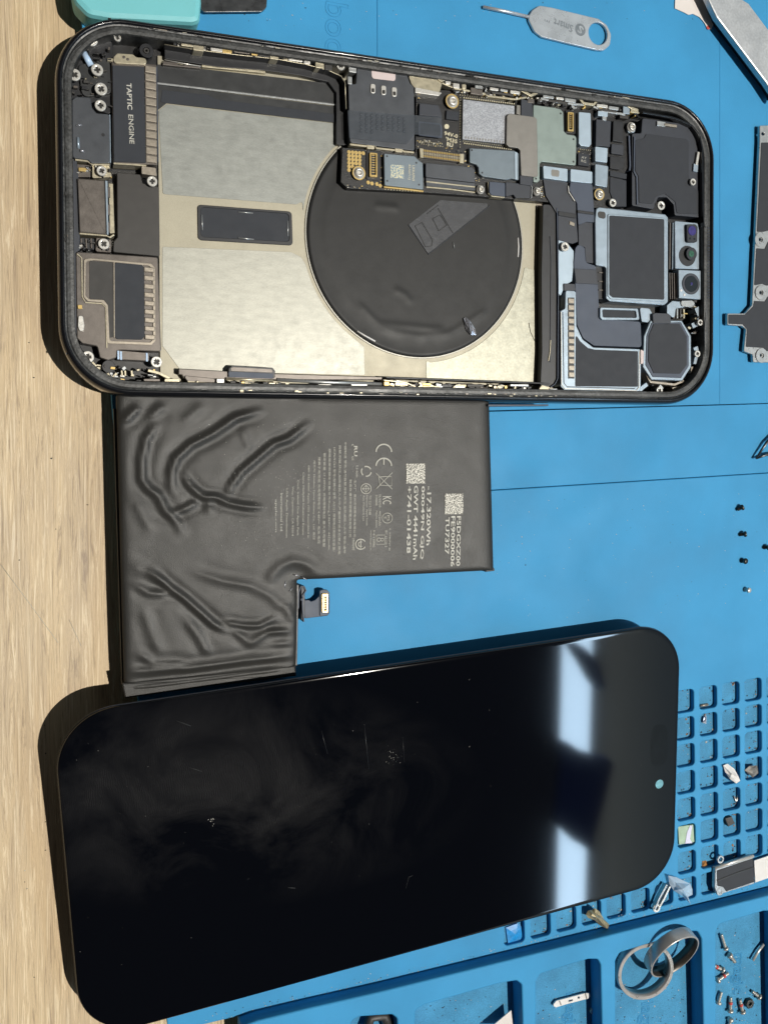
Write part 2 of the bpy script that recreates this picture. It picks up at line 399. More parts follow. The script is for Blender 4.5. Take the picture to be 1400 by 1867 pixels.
# upper flat field, split by the thin seams seen near the top
mp_('flat_panel', [(lx(-80), -80), (687.2, -80), (688, 330), (688, 753), (lx(760), 765)], MT, r=.0, bev=.008)
mp_('flat_panel', [(687.8, -80), (1312, -80), (1312, 737), (900, 748), (688.6, 753)], MT, r=.0, bev=.008)
mp_('flat_panel', [(1312.2, -80), (1560, -80), (1560, 730), (1312.2, 737)], MT-.006, r=.0, bev=.004)
mp_('sunken_strip', [(lx(765), 766), (900, 750), (1311, 738.5), (1560, 731), (1560, 853), (1400, 861.5), (900, 893), (560, 914), (lx(925), 940)], MT-.03, r=0, bev=.014)
# grid of pockets
g0 = P(1291, 1272, MT).xy; gu = (P(1373, 1258, MT).xy-g0)/2; gv = (P(1294, 1563, MT).xy-g0)/6
O = origin_of(mat_t)
pockets = []
for v in range(8):
    for u in range(-9, 6):
        if v < 7 and u < -1: continue
        if v == 7 and u < -8: continue
        c = g0+gu*u+gv*v
        hu = gu*.385; hv = gv*.415
        pockets.append((u, v, [c-hu-hv, c+hu-hv, c+hu+hv, c-hu+hv]))
outer = [(lx(925), 943), (560, 915), (900, 894), (1400, 862.5), (1560, 854), (1640, line_y(1600)+30)] + \
        [(x, line_y(x)) for x in (1400, 1200, 1000, 850, 700, 560, 438, 330)] + [(306, 1880)]
ow = [P(x, y, MT).xy-O.xy for x, y in outer]
me = holes_mesh(ccw(ow), [fillet(ccw([q-O.xy for q in h]), .11)[::-1] for _, _, h in pockets], .30, MT, 'grid_panel', .022)
me.materials.append(mm['mat']); link('grid_panel', me, mat_t)
po = [P(x, y, MT).xy-O.xy for x, y in outer]
me = slab_mesh(inset([Vector(q) for q in ccw(po)], .01), .02, .30, .005, 0, 'grid_floor')
me.materials.append(mm['matd']); link('grid_floor', me, mat_t)
# tray block, higher than the field, with deep trays
shift = lambda pts, z: pts
trays = [
    [(757, 1843), (775, 1833), (912, 1794), (942, 1789), (951, 1796), (955, 1930), (757, 1930)],
    [(640, 1862), (655, 1855), (715, 1851), (724, 1858), (727, 1930), (640, 1930)],
    [(977, 1790), (985, 1777), (1072, 1750), (1090, 1750), (1095, 1760), (1099, 1930), (977, 1930)],
    [(1122, 1752), (1130, 1738), (1255, 1699), (1272, 1699), (1279, 1712), (1284, 1930), (1122, 1930)],
    [(1305, 1700), (1312, 1686), (1392, 1662), (1412, 1662), (1416, 1675), (1420, 1930), (1305, 1930)],
]
def hz(pts, z): return pts
# front wall position: its foot is on the field line; top edge seen slightly lower in the picture
top = [(x, line_y(x)+17) for x in (470, 560, 700, 850, 1000, 1200, 1400, 1600)]
tray_o = [(440, 1873)]+top+[(1680, 1960), (440, 1960)]
plh('tray_block', tray_o, trays, PZ, CF, 'mat', mat_t, .06, .035, .12)
pl('tray_floor', [(438, 1880)]+[(x, line_y(x)+19) for x in (470, 700, 1000, 1400, 1600)]+[(1700, 1970), (438, 1970)], CF, .02, 'matd', mat_t, 0, 0)
# embossed lettering
def emboss(s, px, py, h, z, length=None, ang=-90):
    cu = bpy.data.curves.new('t', 'FONT'); cu.body = s; cu.align_x = 'CENTER'; cu.align_y = 'CENTER'; cu.fill_mode = 'NONE'
    cu.bevel_depth = .022; cu.bevel_resolution = 1; cu.resolution_u = 4; cu.size = h*PXC(px, py, z)*1.35/1.
    cu.bevel_depth = .010
    o = bpy.data.objects.new('t', cu); COL.objects.link(o); dg = bpy.context.evaluated_depsgraph_get(); dg.update()
    me = bpy.data.meshes.new_from_object(o.evaluated_get(dg)); bpy.data.objects.remove(o); bpy.data.curves.remove(cu)
    me.materials.clear(); me.materials.append(mm['mat']); link('raised_lettering', me, mat_t, P(px, py, z), math.radians(ang))
emboss('boo', 612, 52, 46, MT)
emboss('magic', 1040, 1845, 22, CF+.002); emboss('Magnus', 1178, 1860, 24, CF+.002); emboss('magic', 1346, 1775, 22, CF+.002)

# ------------------------------------------------------------------ opened phone
FZ = .72; RIM = 1.25
PH = thing('opened_phone', 'black smartphone body lying open with logic board, cameras and motor exposed and battery bay empty', 'phone', tuple(P(700, 380, MT)))
corners = [(97.5, 9), (1306, 190), (1304, 738), (108, 720.5)]
def rloop(ins, r, z, n=14):
    q = ccw([P(x, y, RIM).xy for x, y in corners]); q = inset([Vector(v) for v in q], ins)
    return [Vector((v.x, v.y, z)) for v in fillet(q, r-ins*.9, n)]
def loft(name, prof, m, parent, r=1.42, smooth=True):
    Oo = origin_of(parent); bm = bmesh.new(); L = [[bm.verts.new(v-Oo) for v in rloop(d, r, z)] for d, z in prof]
    for a, b in zip(L, L[1:]):
        for i in range(len(a)):
            f = bm.faces.new((a[i], a[(i+1) % len(a)], b[(i+1) % len(a)], b[i])); f.smooth = smooth
    bmesh.ops.recalc_face_normals(bm, faces=bm.faces)
    me = bpy.data.meshes.new(name); bm.to_mesh(me); bm.free(); me.materials.append(mm[m]); return link(name, me, parent)
loft('side_frame', [(.22, MT+.005), (.10, MT+.03), (.03, MT+.12), (0, MT+.25), (0, 1.08), (.02, 1.17), (.055, 1.225), (.10, RIM), (.125, RIM-.005), (.135, RIM-.07), (.16, RIM-.075)], 'housing', PH)
gl = loft('adhesive_ledge', [(.10, RIM-.2), (.13, RIM-.065), (.16, RIM-.075), (.19, RIM-.06), (.25, RIM-.058), (.31, RIM-.064), (.325, RIM-.10), (.33, MT+.1)], 'glue', PH, smooth=False)
q = [v for v in rloop(.10, 1.42, 0)]
me = slab_mesh([v.xy-origin_of(PH).xy for v in q], MT+.01-MT, FZ-.06-MT, .0, 0, 'housing_floor'); me.materials.append(mm['floor']); link('housing_floor', me, PH)

# midplate
MP = pl('midplate', [(287, 100), (620, 130), (1012, 380), (1012, 712), (292, 700)], FZ, FZ-.05, 'cream', PH, .02)
pl('flex_band', [(286, 116), (365, 124), (612, 152), (612, 188), (288, 149)], FZ+.03, FZ, 'darkband', PH, .0, .006)
pl('flex_band', [(287, 153), (612, 193), (610, 223), (304, 187), (287, 200)], FZ+.03, FZ, 'darkband', PH, .0, .006)
pl('flex_band', [(296, 163), (380, 172), (395, 180), (611, 207), (610, 222), (304, 187), (293, 185)], FZ+.04, FZ+.03, 'label', PH, .0, .004)
ribbon('bright_strip', [(287, 150.5), (450, 170), (612, 190)], 3.2, FZ+.05, FZ, 'steel', PH)
pl('silver_tab', [(298, 110), (322, 113), (325, 117), (336, 118), (338, 114), (367, 118), (366, 124), (296, 117)], FZ+.12, FZ, 'brown', PH, .01)
wire('rail_lip', [(300, 108), (336, 115), (366, 120)], .9, FZ+.14, 'screw', PH, 5)
ribbon('bright_strip', [(368, 119), (430, 125), (484, 130.5)], 4, FZ+.1, FZ, 'warm', PH)
# coil circle fitted to three points on its rim
ZC = FZ+.07
a, b, c = [P(x, y, ZC).xy for x, y in ((559, 414), (766, 651), (953, 455))]
def circ3(a, b, c):
    d = 2*(a.x*(b.y-c.y)+b.x*(c.y-a.y)+c.x*(a.y-b.y))
    ux = ((a.length_squared)*(b.y-c.y)+(b.length_squared)*(c.y-a.y)+(c.length_squared)*(a.y-b.y))/d
    uy = ((a.length_squared)*(c.x-b.x)+(b.length_squared)*(a.x-c.x)+(c.length_squared)*(b.x-a.x))/d
    return Vector((ux, uy)), (Vector((ux, uy))-a).length
CC, CR = circ3(a, b, c)
def arc_px(a0, a1, rad, z, n=14):
    """points (px) on the coil's circle; angles in degrees, world sense"""
    r = []
    for k in range(n+1):
        t = math.radians(a0+(a1-a0)*k/n); w = Vector((CC.x+rad*math.cos(t), CC.y+rad*math.sin(t), z)); v = RW @ (w-CAM)
        r.append((700+FPX*v.x/-v.z, 933.5-FPX*v.y/-v.z))
    return r
def sheet(pts, m, h=.012, r=.04): return pl('foil_sheet', pts, FZ+h, FZ, m, PH, r, .005)
sheet([(289, 201), (304, 189), (609, 224), (617, 262)]+arc_px(138, 172, CR+.10, FZ)+[(552, 366), (540, 372), (297, 353)], 'sheetg')
sheet([(296, 449), (530, 459), (549, 468)]+arc_px(196, 236, CR+.10, FZ)+[(664, 632), (665, 684), (330, 676), (296, 630)], 'sheet')
sheet([(777, 656)]+arc_px(277, 352, CR+.12, FZ, 18)+[(975, 492), (975, 698), (777, 690)], 'sheet2')
pl('foil_sheet', [(978, 370), (989, 371), (990, 700), (978, 699)], FZ+.006, FZ, 'palegold', PH, 0, .002)
O = origin_of(PH)
me = slab_mesh(circ(CC-O.xy, CR+.032, 96), FZ-O.z, FZ+.03-O.z, .01, 0, 'coil_rim'); me.materials.append(mm['ring_edge']); link('coil_rim', me, PH)
# coil film with soft wrinkles
def coil_mesh():
    bm = bmesh.new(); nr, na = 60, 160; rows = []
    bumps = [((800, 600), (690, 590), (660, 560)), ((700, 600), (760, 612), (820, 608), (880, 570)), ((725, 530), (740, 538), (745, 546)), ((690, 375), (720, 378))]
    B = [[P(x, y, ZC).xy for x, y in s] for s in bumps]
    def seg(p, a, b):
        t = max(0, min(1, (p-a).dot(b-a)/(b-a).length_squared)); return (p-(a+(b-a)*t)).length
    c0 = bm.verts.new((0, 0, 0)); 
    for i in range(1, nr+1):
        r = CR*i/nr; row = []
        for k in range(na):
            t = 2*math.pi*k/na; p = Vector((CC.x+r*math.cos(t), CC.y+r*math.sin(t))); h = 0
            for s in B:
                d = min(seg(p, s[j], s[j+1]) for j in range(len(s)-1)); h += .010*math.exp(-(d/.08)**2)
            e = CR-r
            if e < .05: h -= .04*(1-e/.05)**2
            if .07 < e < .45: h -= .006*math.sin((e-.07)/.38*math.pi)
            row.append(bm.verts.new((p.x-CC.x, p.y-CC.y, h)))
        rows.append(row)
    for k in range(na): bm.faces.new((c0, rows[0][k], rows[0][(k+1) % na]))
    for a, b in zip(rows, rows[1:]):
        for k in range(na): bm.faces.new((a[k], b[k], b[(k+1) % na], a[(k+1) % na]))
    for f in bm.faces: f.smooth = True
    me = bpy.data.meshes.new('charging_coil'); bm.to_mesh(me); bm.free(); me.materials.append(mm['coil']); return me
COIL = link('charging_coil', coil_mesh(), PH, (CC.x, CC.y, ZC))
wire('rim_glint', [(651, 603), (664, 611), (684, 622)], 1.5, ZC+.01, 'white', COIL)  # coil rim highlights put in as white wires
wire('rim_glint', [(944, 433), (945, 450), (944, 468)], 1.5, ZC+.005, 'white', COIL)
fl = pl('film_tab', [(745, 409), (803, 364), (896, 371), (781, 463)], ZC+.012, ZC+.004, 'film', PH, .05, .003)
ribbon('film_edge', [(745, 409), (781, 463), (893, 374)], 1.6, ZC+.02, ZC, 'label', fl)
def loopw(name, pts, w, z, m, par):
    return ribbon(name, pts+[pts[0]], w, z, z-.02, m, par)
for pts in ([(757, 411), (770, 405), (789, 437), (787, 448), (776, 449)], [(789, 398), (803, 391), (815, 410), (800, 420)], [(779, 389), (800, 373)], [(799, 379), (826, 424)]):
    ribbon('film_edge', pts+([pts[0]] if len(pts) > 2 else []), 1.4, ZC+.022, ZC, 'darkband', fl)
wire('shred', [(826, 441), (828, 452)], .7, ZC+.02, 'steel', PH)

# slot with black module
plh('slot_frame', [(360, 372), (532, 385), (534, 447), (361, 437)], [[(366, 377), (527, 389), (528, 440), (366, 431)]], FZ+.03, FZ-.01, 'plastic', PH, .08, .008)
sl_ = pl('slot_module', [(364, 376), (528, 388), (529, 441), (364, 432)], FZ+.014, FZ-.02, 'label', PH, .08, .004)
for pts in ([(434, 386), (461, 388)], [(434, 433), (463, 436)], [(368, 391), (369, 419)], [(525, 402), (525, 430)]):
    wire('glint_edge', pts, 1.2, FZ+.018, 'steel', sl_)  # highlight lines laid on the flat module as bright steel wires

# ---- shared screw
def screw_mesh():
    r = .118; plus = []
    w, l = .022, .06
    for sx, sy in ((1, 1), (-1, 1), (-1, -1), (1, -1)):
        q = [(l*sx, w*sy), (w*sx, w*sy), (w*sx, l*sy)]
        plus += q if sx*sy > 0 else q[::-1]
    head = holes_mesh(circ((0, 0), r, 28), [[Vector(p) for p in plus[::-1]]], 0, .06, 'h', .012)
    rec = slab_mesh(circ((0, 0), r*.8, 12), -.02, .025, 0, 0, 'r')
    return join_meshes([(head, 'screw'), (rec, 'screwd')], 'screw')
SCREW = screw_mesh()
def hollow_screw_mesh():
    base = lathe_mesh([(.165, -.05), (.165, .0), (.155, .01), (.125, .012), (.12, .03), (.11, .06), (.075, .065), (.05, .03), (.04, 0)], 28, 's')
    return join_meshes([(base, 'screw')], 'standoff_screw')
STAND = hollow_screw_mesh()
GOLDR = join_meshes([(holes_mesh(circ((0, 0), .19, 28), [circ((0, 0), .14, 28)[::-1]], 0, .015, 'g', .003), 'gold')], 'gold_washer')
screws = [(167, 74, 1.05, 1), (177, 128, 1.08, 1), (184, 163, 1.1, 1.05), (183, 193, 1.08, .95), (136, 137, 1.05, 1), (185, 312, 1.02, .85), (277, 331, 1.0, .9), (189, 445, 1.0, .95), (160, 651, 1.02, 1.05),
          (285, 660, 1.0, 1.0), (1261, 332, 1.1, .75), (1203, 375, 1.08, .95), (1115, 370, 1.05, .85), (1028, 450, 1.05, .95), (1274, 588, 1.08, .7), (1269, 645, 1.08, .75), (1200, 712, 1.05, .8), (214, 70, 1.02, .6), (620, 120, 1.05, .85), (787, 153, 1.02, .7)]
for x, y, z, s in screws:
    o = link('screw', SCREW, PH, P(x, y, z), random.uniform(0, 1.5)); o.scale = (s, s, 1)
for x, y, z, s, gold in ((654, 315, 1.04, .82, 1), (824, 184, 1.06, .88, 1), (876, 345, 1.08, .62, 0), (979, 348, 1.08, .62, 0), (1092, 354, 1.06, .75, 1), (1151, 231, 1.08, .75, 0)):
    o = link('standoff', STAND, PH, P(x, y, z)); o.scale = (s, s, 1)
    if gold: g = link('gold_washer', GOLDR, PH, P(x, y, z-.005)); g.scale = (s, s, 1)

# ---- left end: bottom-port side
pl('corner_filler', [(128, 95), (150, 64), (205, 62), (205, 210), (128, 180)], .88, FZ-.06, 'plastic', PH, .1)
pl('corner_filler', [(142, 118), (200, 104), (203, 170), (150, 176)], .96, .88, 'darkband', PH, .1)
wire('white_tube', [(153, 96), (166, 119)], 6.2, 1.0, 'bluew', PH, 10)
wire('brass_cap', [(150.5, 92), (153, 96.5)], 4.0, 1.0, 'gold', PH, 8)
ES = pl('earpiece_shield', [(131, 181), (138, 175), (165, 176), (168, 195), (176, 205), (200, 207), (201, 297), (166, 297), (160, 291), (132, 287)], 1.08, FZ, 'simm', PH, .05, .02)
disc('pinhole', 188, 245, 3.2, 1.084, 1.07, 'plastic', ES, n=10, bev=0)
wire('solder_blob', [(146, 274), (153, 275)], 2.6, 1.09, 'silverfoil', ES)
wire('spring_contact', [(142, 250), (143, 270)], 3, 1.085, 'steelb', ES)
wire('spring_contact', [(138, 228), (149, 227)], 1.5, 1.085, 'silverfoil', ES)
ribbon('shield_lip', [(137, 290), (160, 293), (168, 299), (200, 299)], 3, 1.05, FZ, 'warm', ES)
ribbon('shield_lip', [(200, 208), (201.5, 296)], 2, 1.06, FZ, 'steelb', ES)
pl('port_clamp', [(140, 298), (165, 300), (165, 322), (141, 322)], .95, FZ, 'brown', PH, .02)
pl('brass_pad', [(143, 304), (157, 305), (157, 312), (143, 311)], 1.0, .95, 'gold', PH, .02)
pl('port_clamp', [(168, 300), (200, 302), (204, 322), (168, 324)], .94, FZ, 'warm', PH, .03)
PO = pl('charging_port', [(141, 324), (191, 328), (194, 427), (145, 423)], 1.06, FZ, 'brown', PH, .015, .02)
pl('port_rail', [(191.5, 328), (196, 329), (198, 427), (194.5, 427)], 1.08, FZ, 'steelb', PO, 0)
pl('port_rail', [(198, 333), (206, 334), (209, 424), (200, 425)], 1.04, FZ, 'warm', PO, .01)
for y in (340, 372, 404): pl('rail_clip', [(196, y), (201, y), (201, y+20), (196, y+19)], 1.065, FZ, 'brown', PO, 0)
ribbon('port_lip', [(145, 425), (194, 429), (200, 432), (208, 427)], 3, 1.02, FZ, 'warm', PO)
pl('port_clamp', [(146, 432), (172, 434), (172, 455), (146, 452)], .93, FZ, 'plastic', PH, .02)
for x in (148, 157, 166): ribbon('contact_leg', [(x, 434), (x+1, 452)], 3, .98, FZ, 'brown', PH)
pl('screw_lug', [(175, 432), (203, 436), (203, 460), (174, 458)], .95, FZ, 'brown', PH, .04)
# haptic motor
HM = pl('haptic_motor', [(203, 110), (286, 116), (287, 300), (206, 297)], 1.0, FZ, 'brown', PH, .03, .02)
pl('motor_label', [(205, 118), (263, 121), (266, 296), (208, 294)], 1.03, 1.0, 'label', HM, .01, .006)
text('printed_lettering', 'TAPTIC', 236, 175, 1.03, 9, 'printg', HM, -88, 48, bold=.02)
text('printed_lettering', 'ENGINE', 239.5, 235, 1.03, 9, 'printd', HM, -88, 53, bold=.01)
pl('motor_foot', [(207, 103), (214, 96), (243, 98), (248, 103), (267, 105), (267, 117), (207, 114)], 1.05, .9, 'warm', HM, .06)
for x, y in ((226, 103), (233, 107)): disc('stamped_dimple', x, y, 3, 1.056, 1.04, 'brown', HM, n=10)
TOOTH = slab_mesh([Vector(v) for v in ((-.115, -.072), (.115, -.072), (.115, .072), (-.115, .072))], -.2, 0, .02, .02, 'tab'); TOOTH.materials.append(mm['palegold'])
for k in range(12):
    link('motor_tab', TOOTH, HM, P(274.5+.16*k, 125.5+14.85*k, 1.05), -.03)
ribbon('motor_lip', [(207, 297), (240, 299), (267, 301)], 3, 1.02, FZ, 'warm', HM)
pl('motor_foot', [(258, 302), (284, 305), (286, 320), (258, 316)], .98, FZ, 'palegold', HM, .02)
ribbon('motor_lip', [(286, 120), (288.5, 295)], 1.6, 1.0, FZ, 'slate', HM)
disc('rubber_washer', 267, 91, 13, 1.0, FZ, 'plastic', PH, 6); disc('standoff', 267, 91, 5.5, 1.03, FZ, 'brownd', PH, 2, 14)
# plate between port and midplate
pl('inner_bracket', [(213, 313), (256, 317), (260, 333), (290, 340), (291.5, 467), (206, 459), (207, 440), (214, 432)], .92, FZ, 'brownd', PH, .03, .015)
# lower-left loudspeaker
SP = pl('bottom_loudspeaker', [(138, 458), (288, 468), (294, 641), (215, 638), (212, 652), (197, 657), (182, 652), (177, 631), (150, 626), (140, 616)], 1.0, FZ, 'brown', PH, .05, .02)
plh('speaker_rim', [(153, 472), (165, 470), (276, 480), (283, 488), (284, 621), (276, 629), (195, 626), (193, 558), (185, 551), (160, 549), (152, 541)],
    [[(157, 476), (170, 474), (272, 484), (278, 491), (279, 618), (274, 624), (200, 621), (197, 556), (189, 546), (162, 545), (156, 538)]], 1.035, 1.0, 'palegold', SP, .05, .006)
pl('speaker_label', [(163, 475), (206, 478), (207, 614), (198, 616), (197, 556), (189, 546), (163, 545)], 1.012, 1.0, 'labelw', SP, .03, .004)
pl('speaker_label', [(209, 478), (258, 482), (263, 487), (264, 612), (259, 619), (213, 618), (208, 612)], 1.03, 1.0, 'label', SP, .05, .006)
pl('speaker_outline', [(207, 477), (209, 477), (209.5, 615), (207.5, 615)], 1.034, 1.0, 'palegold', SP, 0, .003)
TOOTH2 = slab_mesh([Vector(v) for v in ((-.11, -.055), (.11, -.055), (.11, .055), (-.11, .055))], -.2, 0, .02, .02, 'tab'); TOOTH2.materials.append(mm['palegold'])
for k in range(9): link('speaker_tab', TOOTH2, SP, P(272+.2*k, 491+15.4*k, 1.05), -.02)
ribbon('speaker_rail', [(140, 462), (144, 465), (149, 470), (150, 540), (156, 551), (186, 553), (193, 560), (195, 634)], 2.2, 1.03, 1.0, 'warm', SP)
pl('spring_leaf', [(143, 575), (151, 575), (154, 593), (152, 603), (145, 604), (142, 594)], 1.05, 1.0, 'screw', SP, .04)
pl('spring_leaf', [(141, 555), (150, 555), (150, 563), (142, 563)], 1.04, 1.0, 'gold', SP, .02)
BR = pl('speaker_bridge', [(213, 638), (272, 643), (272, 658), (214, 655)], 1.03, FZ, 'brown', PH, .02)
for x, y in ((214, 639), (219, 640), (266, 643)): pl('bright_end', [(x, y), (x+3.4, y+.3), (x+3.6, y+16), (x+.2, y+15.6)], 1.045, 1.03, 'bluew', BR, 0, .003)
disc('rubber_plug', 198, 668, 12, 1.0, FZ, 'plastic', PH); 
for x in (222, 228, 240): ribbon('contact_leg', [(x, 675), (x+1, 685)], 3.4, 1.0, FZ, 'warm', PH)
for p in ([(196, 680), (203, 690), (213, 680)], [(270, 675), (290, 680), (310, 690)], [(168, 660), (175, 668)]): ribbon('bracket_lip', p, 5, 1.02, FZ, 'warm', PH)
pl('side_gasket', [(127, 205), (131, 205), (144, 330), (146, 455), (138, 460), (140, 610), (130, 610)], .98, FZ-.06, 'slate2', PH, .02)

# ---- top edge: side buttons, brackets, antenna flex
pl('upright_flex', [(300, 84), (400, 99), (480, 105), (545, 116), (600, 131), (628, 145), (636, 160), (636, 265), (613, 262), (613, 168), (598, 148), (545, 136), (480, 127), (400, 121), (300, 106)], .86, FZ, 'plastic', PH, .03)
ribbon('upright_flex_edge', [(300, 80), (360, 90), (440, 100), (500, 106), (560, 117), (600, 128), (622, 138), (629, 150), (631, 198)], 2.4, 1.08, .86, 'plastic', PH)
wire('upright_flex_lip', [(300, 80), (360, 90), (440, 100), (500, 106), (560, 117), (600, 128), (622, 138), (629, 150), (631, 198)], .8, 1.085, 'warm', PH, 5)
ribbon('button_rail', [(315, 62), (380, 70), (450, 78), (520, 86), (590, 99), (640, 106)], 7, 1.06, FZ, 'brownd', PH)
wire('rail_lip', [(330, 64), (380, 72), (450, 81), (520, 89), (590, 101), (640, 109)], .8, 1.09, 'warm', PH, 5)
ribbon('button_rail', [(318, 74), (360, 82), (420, 89), (470, 97), (520, 104), (590, 116)], 8, 1.0, FZ, 'brownd', PH)
rnd = random.Random(3)
for x0, y0, w, h, m_ in ((316, 62, 12, 12, 'screw'), (330, 66, 22, 16, 'warm'), (352, 78, 20, 12, 'warm'), (375, 66, 26, 12, 'plastic'), (384, 82, 22, 9, 'screw'), (405, 84, 18, 10, 'gold'), (426, 85, 30, 9, 'brown'), (458, 90, 12, 9, 'gold'),
                         (472, 92, 20, 9, 'brownd'), (492, 98, 16, 8, 'warm'), (526, 100, 26, 9, 'screw'), (554, 108, 12, 7, 'screw'), (520, 88, 26, 6, 'brown'), (575, 112, 16, 10, 'warm'), (592, 116, 14, 10, 'brownd'), (636, 112, 14, 18, 'steel'), (634, 138, 8, 14, 'steel'), (450, 72, 30, 5, 'glue')):
    box('button_contact', x0, y0, x0+w, y0+h, 1.12, FZ, m_, PH, .13, .02)
ribbon('gold_spring', [(332, 72), (350, 66)], 1.6, 1.15, 1.1, 'gold', PH)
# right half of the top edge: stamped cream rail with button switches
ribbon('stamped_rail', [(650, 112), (700, 119), (740, 126), (755, 134), (795, 139), (805, 146), (816, 141), (880, 149), (890, 153), (944, 160), (956, 166), (968, 173), (984, 166), (1040, 172), (1056, 177), (1064, 187), (1082, 190), (1090, 182), (1140, 188), (1152, 196), (1163, 200)], 5, 1.16, .9, 'warm', PH)
ribbon('stamped_rail', [(806, 150), (830, 160), (885, 170), (890, 174), (940, 180), (960, 176)], 3, 1.1, .9, 'warm', PH)
ribbon('stamped_rail', [(986, 178), (1010, 184), (1050, 189), (1064, 190)], 3.4, 1.12, .9, 'steel', PH)
ribbon('stamped_rail', [(1082, 193), (1100, 201), (1140, 208)], 3.4, 1.12, .9, 'steel', PH)
pl('bent_bracket', [(745, 138), (758, 134), (800, 144), (806, 152), (800, 172), (757, 160), (750, 152)], 1.12, .85, 'warm', PH, .03)
pl('bent_bracket', [(757, 158), (806, 168), (800, 174), (757, 168)], 1.15, .9, 'screw', PH, .01)
for x0, y0, w, h, m_ in ((826, 150, 12, 9, 'screw'), (842, 152, 8, 8, 'warm'), (858, 158, 22, 12, 'brown'), (866, 152, 14, 10, 'steel'), (893, 157, 16, 6, 'screw'), (912, 160, 14, 5, 'steel'), (930, 162, 18, 7, 'screw'), (896, 165, 40, 4, 'brownd'),
                         (962, 178, 12, 8, 'brown'), (990, 172, 20, 5, 'steel'), (1014, 174, 14, 6, 'screw'), (1030, 177, 20, 7, 'steel'), (1000, 180, 36, 4, 'brownd'), (1088, 188, 20, 6, 'screw'), (1110, 192, 18, 6, 'steel'), (1090, 196, 34, 4, 'brownd'),
                         (1090, 201, 18, 9, 'shieldl'), (1098, 210, 8, 8, 'steel'), (1136, 190, 12, 16, 'steelb'), (1150, 196, 14, 8, 'warm'), (1130, 208, 16, 6, 'brownd'), (812, 144, 10, 8, 'screw')):
    box('button_contact', x0, y0, x0+w, y0+h, 1.13, .85, m_, PH, .13, .02)

# ---- logic board
BZ = .97
PCB = pl('logic_board', [(624, 268), (757, 278), (758, 175), (800, 162), (840, 166), (1000, 188), (1060, 196), (1146, 214), (1146, 300), (1112, 380), (1084, 378), (1060, 372), (988, 367), (872, 357), (771, 350), (634, 343), (621, 331)], BZ, FZ+.1, 'pcb', PH, .04, .01)
SIM = pl('sim_reader', [(651, 122), (668, 123), (742, 135), (748, 152), (755, 155), (756, 274), (638, 259), (635, 153), (649, 152)], 1.10, .9, 'simm', PH, .05, .012)
pl('white_sticker', [(677, 123), (721, 130), (721, 147), (678, 142)], 1.112, 1.10, 'pinkw', SIM, .06, .003)
for x, y in ((680, 160), (699.5, 163), (719, 166)):
    pn = box('contact_pin', x-4.5, y-8.5, x+4.5, y+8.5, 1.13, 1.1, 'screw', SIM, .1, .04); box('pin_socket', x-2.6, y, x+2.6, y+7, 1.135, 1.13, 'screwd', pn, 0, .02, .002)
DIM = lathe_mesh([(.045, 0), (.038, .012), (.022, .026), (.004, .03)], 8, 'dimple'); DIM.materials.append(mm['simm'])
for i in range(9):
    for j in range(5):
        if (j == 4 and i > 2) : continue
        link('embossed_dimple', DIM, SIM, P(658+9.8*i, 208+1.0*i+7.4*j, 1.10))
ribbon('sim_lip', [(638, 262), (672, 266), (676, 262), (684, 264), (686, 269), (722, 273), (730, 270), (736, 275), (755, 277)], 3.2, 1.07, .9, 'warm', SIM)
for x, y in ((676, 266), (727, 272)): box('clip', x-7, y-4, x+7, y+4, 1.08, .9, 'warm', SIM, .1, .02)
tp = pl('clear_tape', [(634, 200), (700, 205), (757, 209), (806, 212), (805, 249), (757, 244), (742, 262), (700, 257), (637, 251)], 1.145, 1.135, 'tape', PH, .02, .002)
pl('board_flex', [(765, 187), (800, 191), (807, 212), (764, 209)], 1.06, BZ, 'slate2', PCB, .02)
pl('board_flex', [(765, 222), (800, 226), (804, 230), (804, 249), (765, 245)], 1.09, BZ, 'label', PCB, .03)
plh('tape_window', [(763, 220), (802, 224), (806, 229), (806, 251), (763, 246)], [[(766, 223), (800, 227), (803, 231), (803, 247), (766, 243)]], 1.10, 1.08, 'slate', PCB, .03, .004)
# gold pads
PAD = slab_mesh(circ((0, 0), .043, 12), 0, .008, .003, 0, 'pad'); PAD.materials.append(mm['gold'])
for j, row in enumerate((5, 4, 4, 4, 2, 1)):
    for i in range(row): link('gold_pad', PAD, PCB, P(636+6.5*i, 276.5+6.6*j+.55*i, BZ))
for x, y in ((671, 332), (678, 334), (687, 335), (693, 338)): link('gold_pad', PAD, PCB, P(x, y, BZ))
def socket(x0, y0, x1, y1, z, par, sl=.1, m='gold'):
    f = plh('board_socket', [(x0, y0), (x1, y0+sl*(x1-x0)), (x1, y1+sl*(x1-x0)), (x0, y1)], [[(x0+2.6, y0+3), (x1-2.6, y0+3), (x1-2.6, y1-3), (x0+2.6, y1-3)]], z, z-.08, m, par, .02, .005)
    box('socket_well', x0+2, y0+2, x1-2, y1-2, z-.05, z-.08, 'plastic', f, sl, 0, 0)
    n = int((y1-y0)/5)
    for k in range(n): box('socket_pin', x0+3.8, y0+4+k*(y1-y0-8)/n, x1-3.8, y0+5.4+k*(y1-y0-8)/n, z-.03, z-.08, 'gold', f, .05, 0, .003)
    return f
box('socket_base', 668, 273, 694, 327, 1.0, BZ, 'plastic', PCB, .05, .03)
socket(674, 277, 688, 321, 1.07, PCB)
SHA = pl('shield_can', [(700, 279), (756, 284), (763, 291), (771, 297), (772, 345), (701, 337)], 1.09, BZ, 'shieldb', PCB, .03, .012)
for x, y in ((705.5, 284), (759, 296), (706, 329), (764, 336)): disc('pinhole', x, y, 1.7, 1.094, 1.08, 'plastic', SHA, n=8, bev=0)
codem = M('etched_code', '#b9b49a', .5, .3, .1, 8)
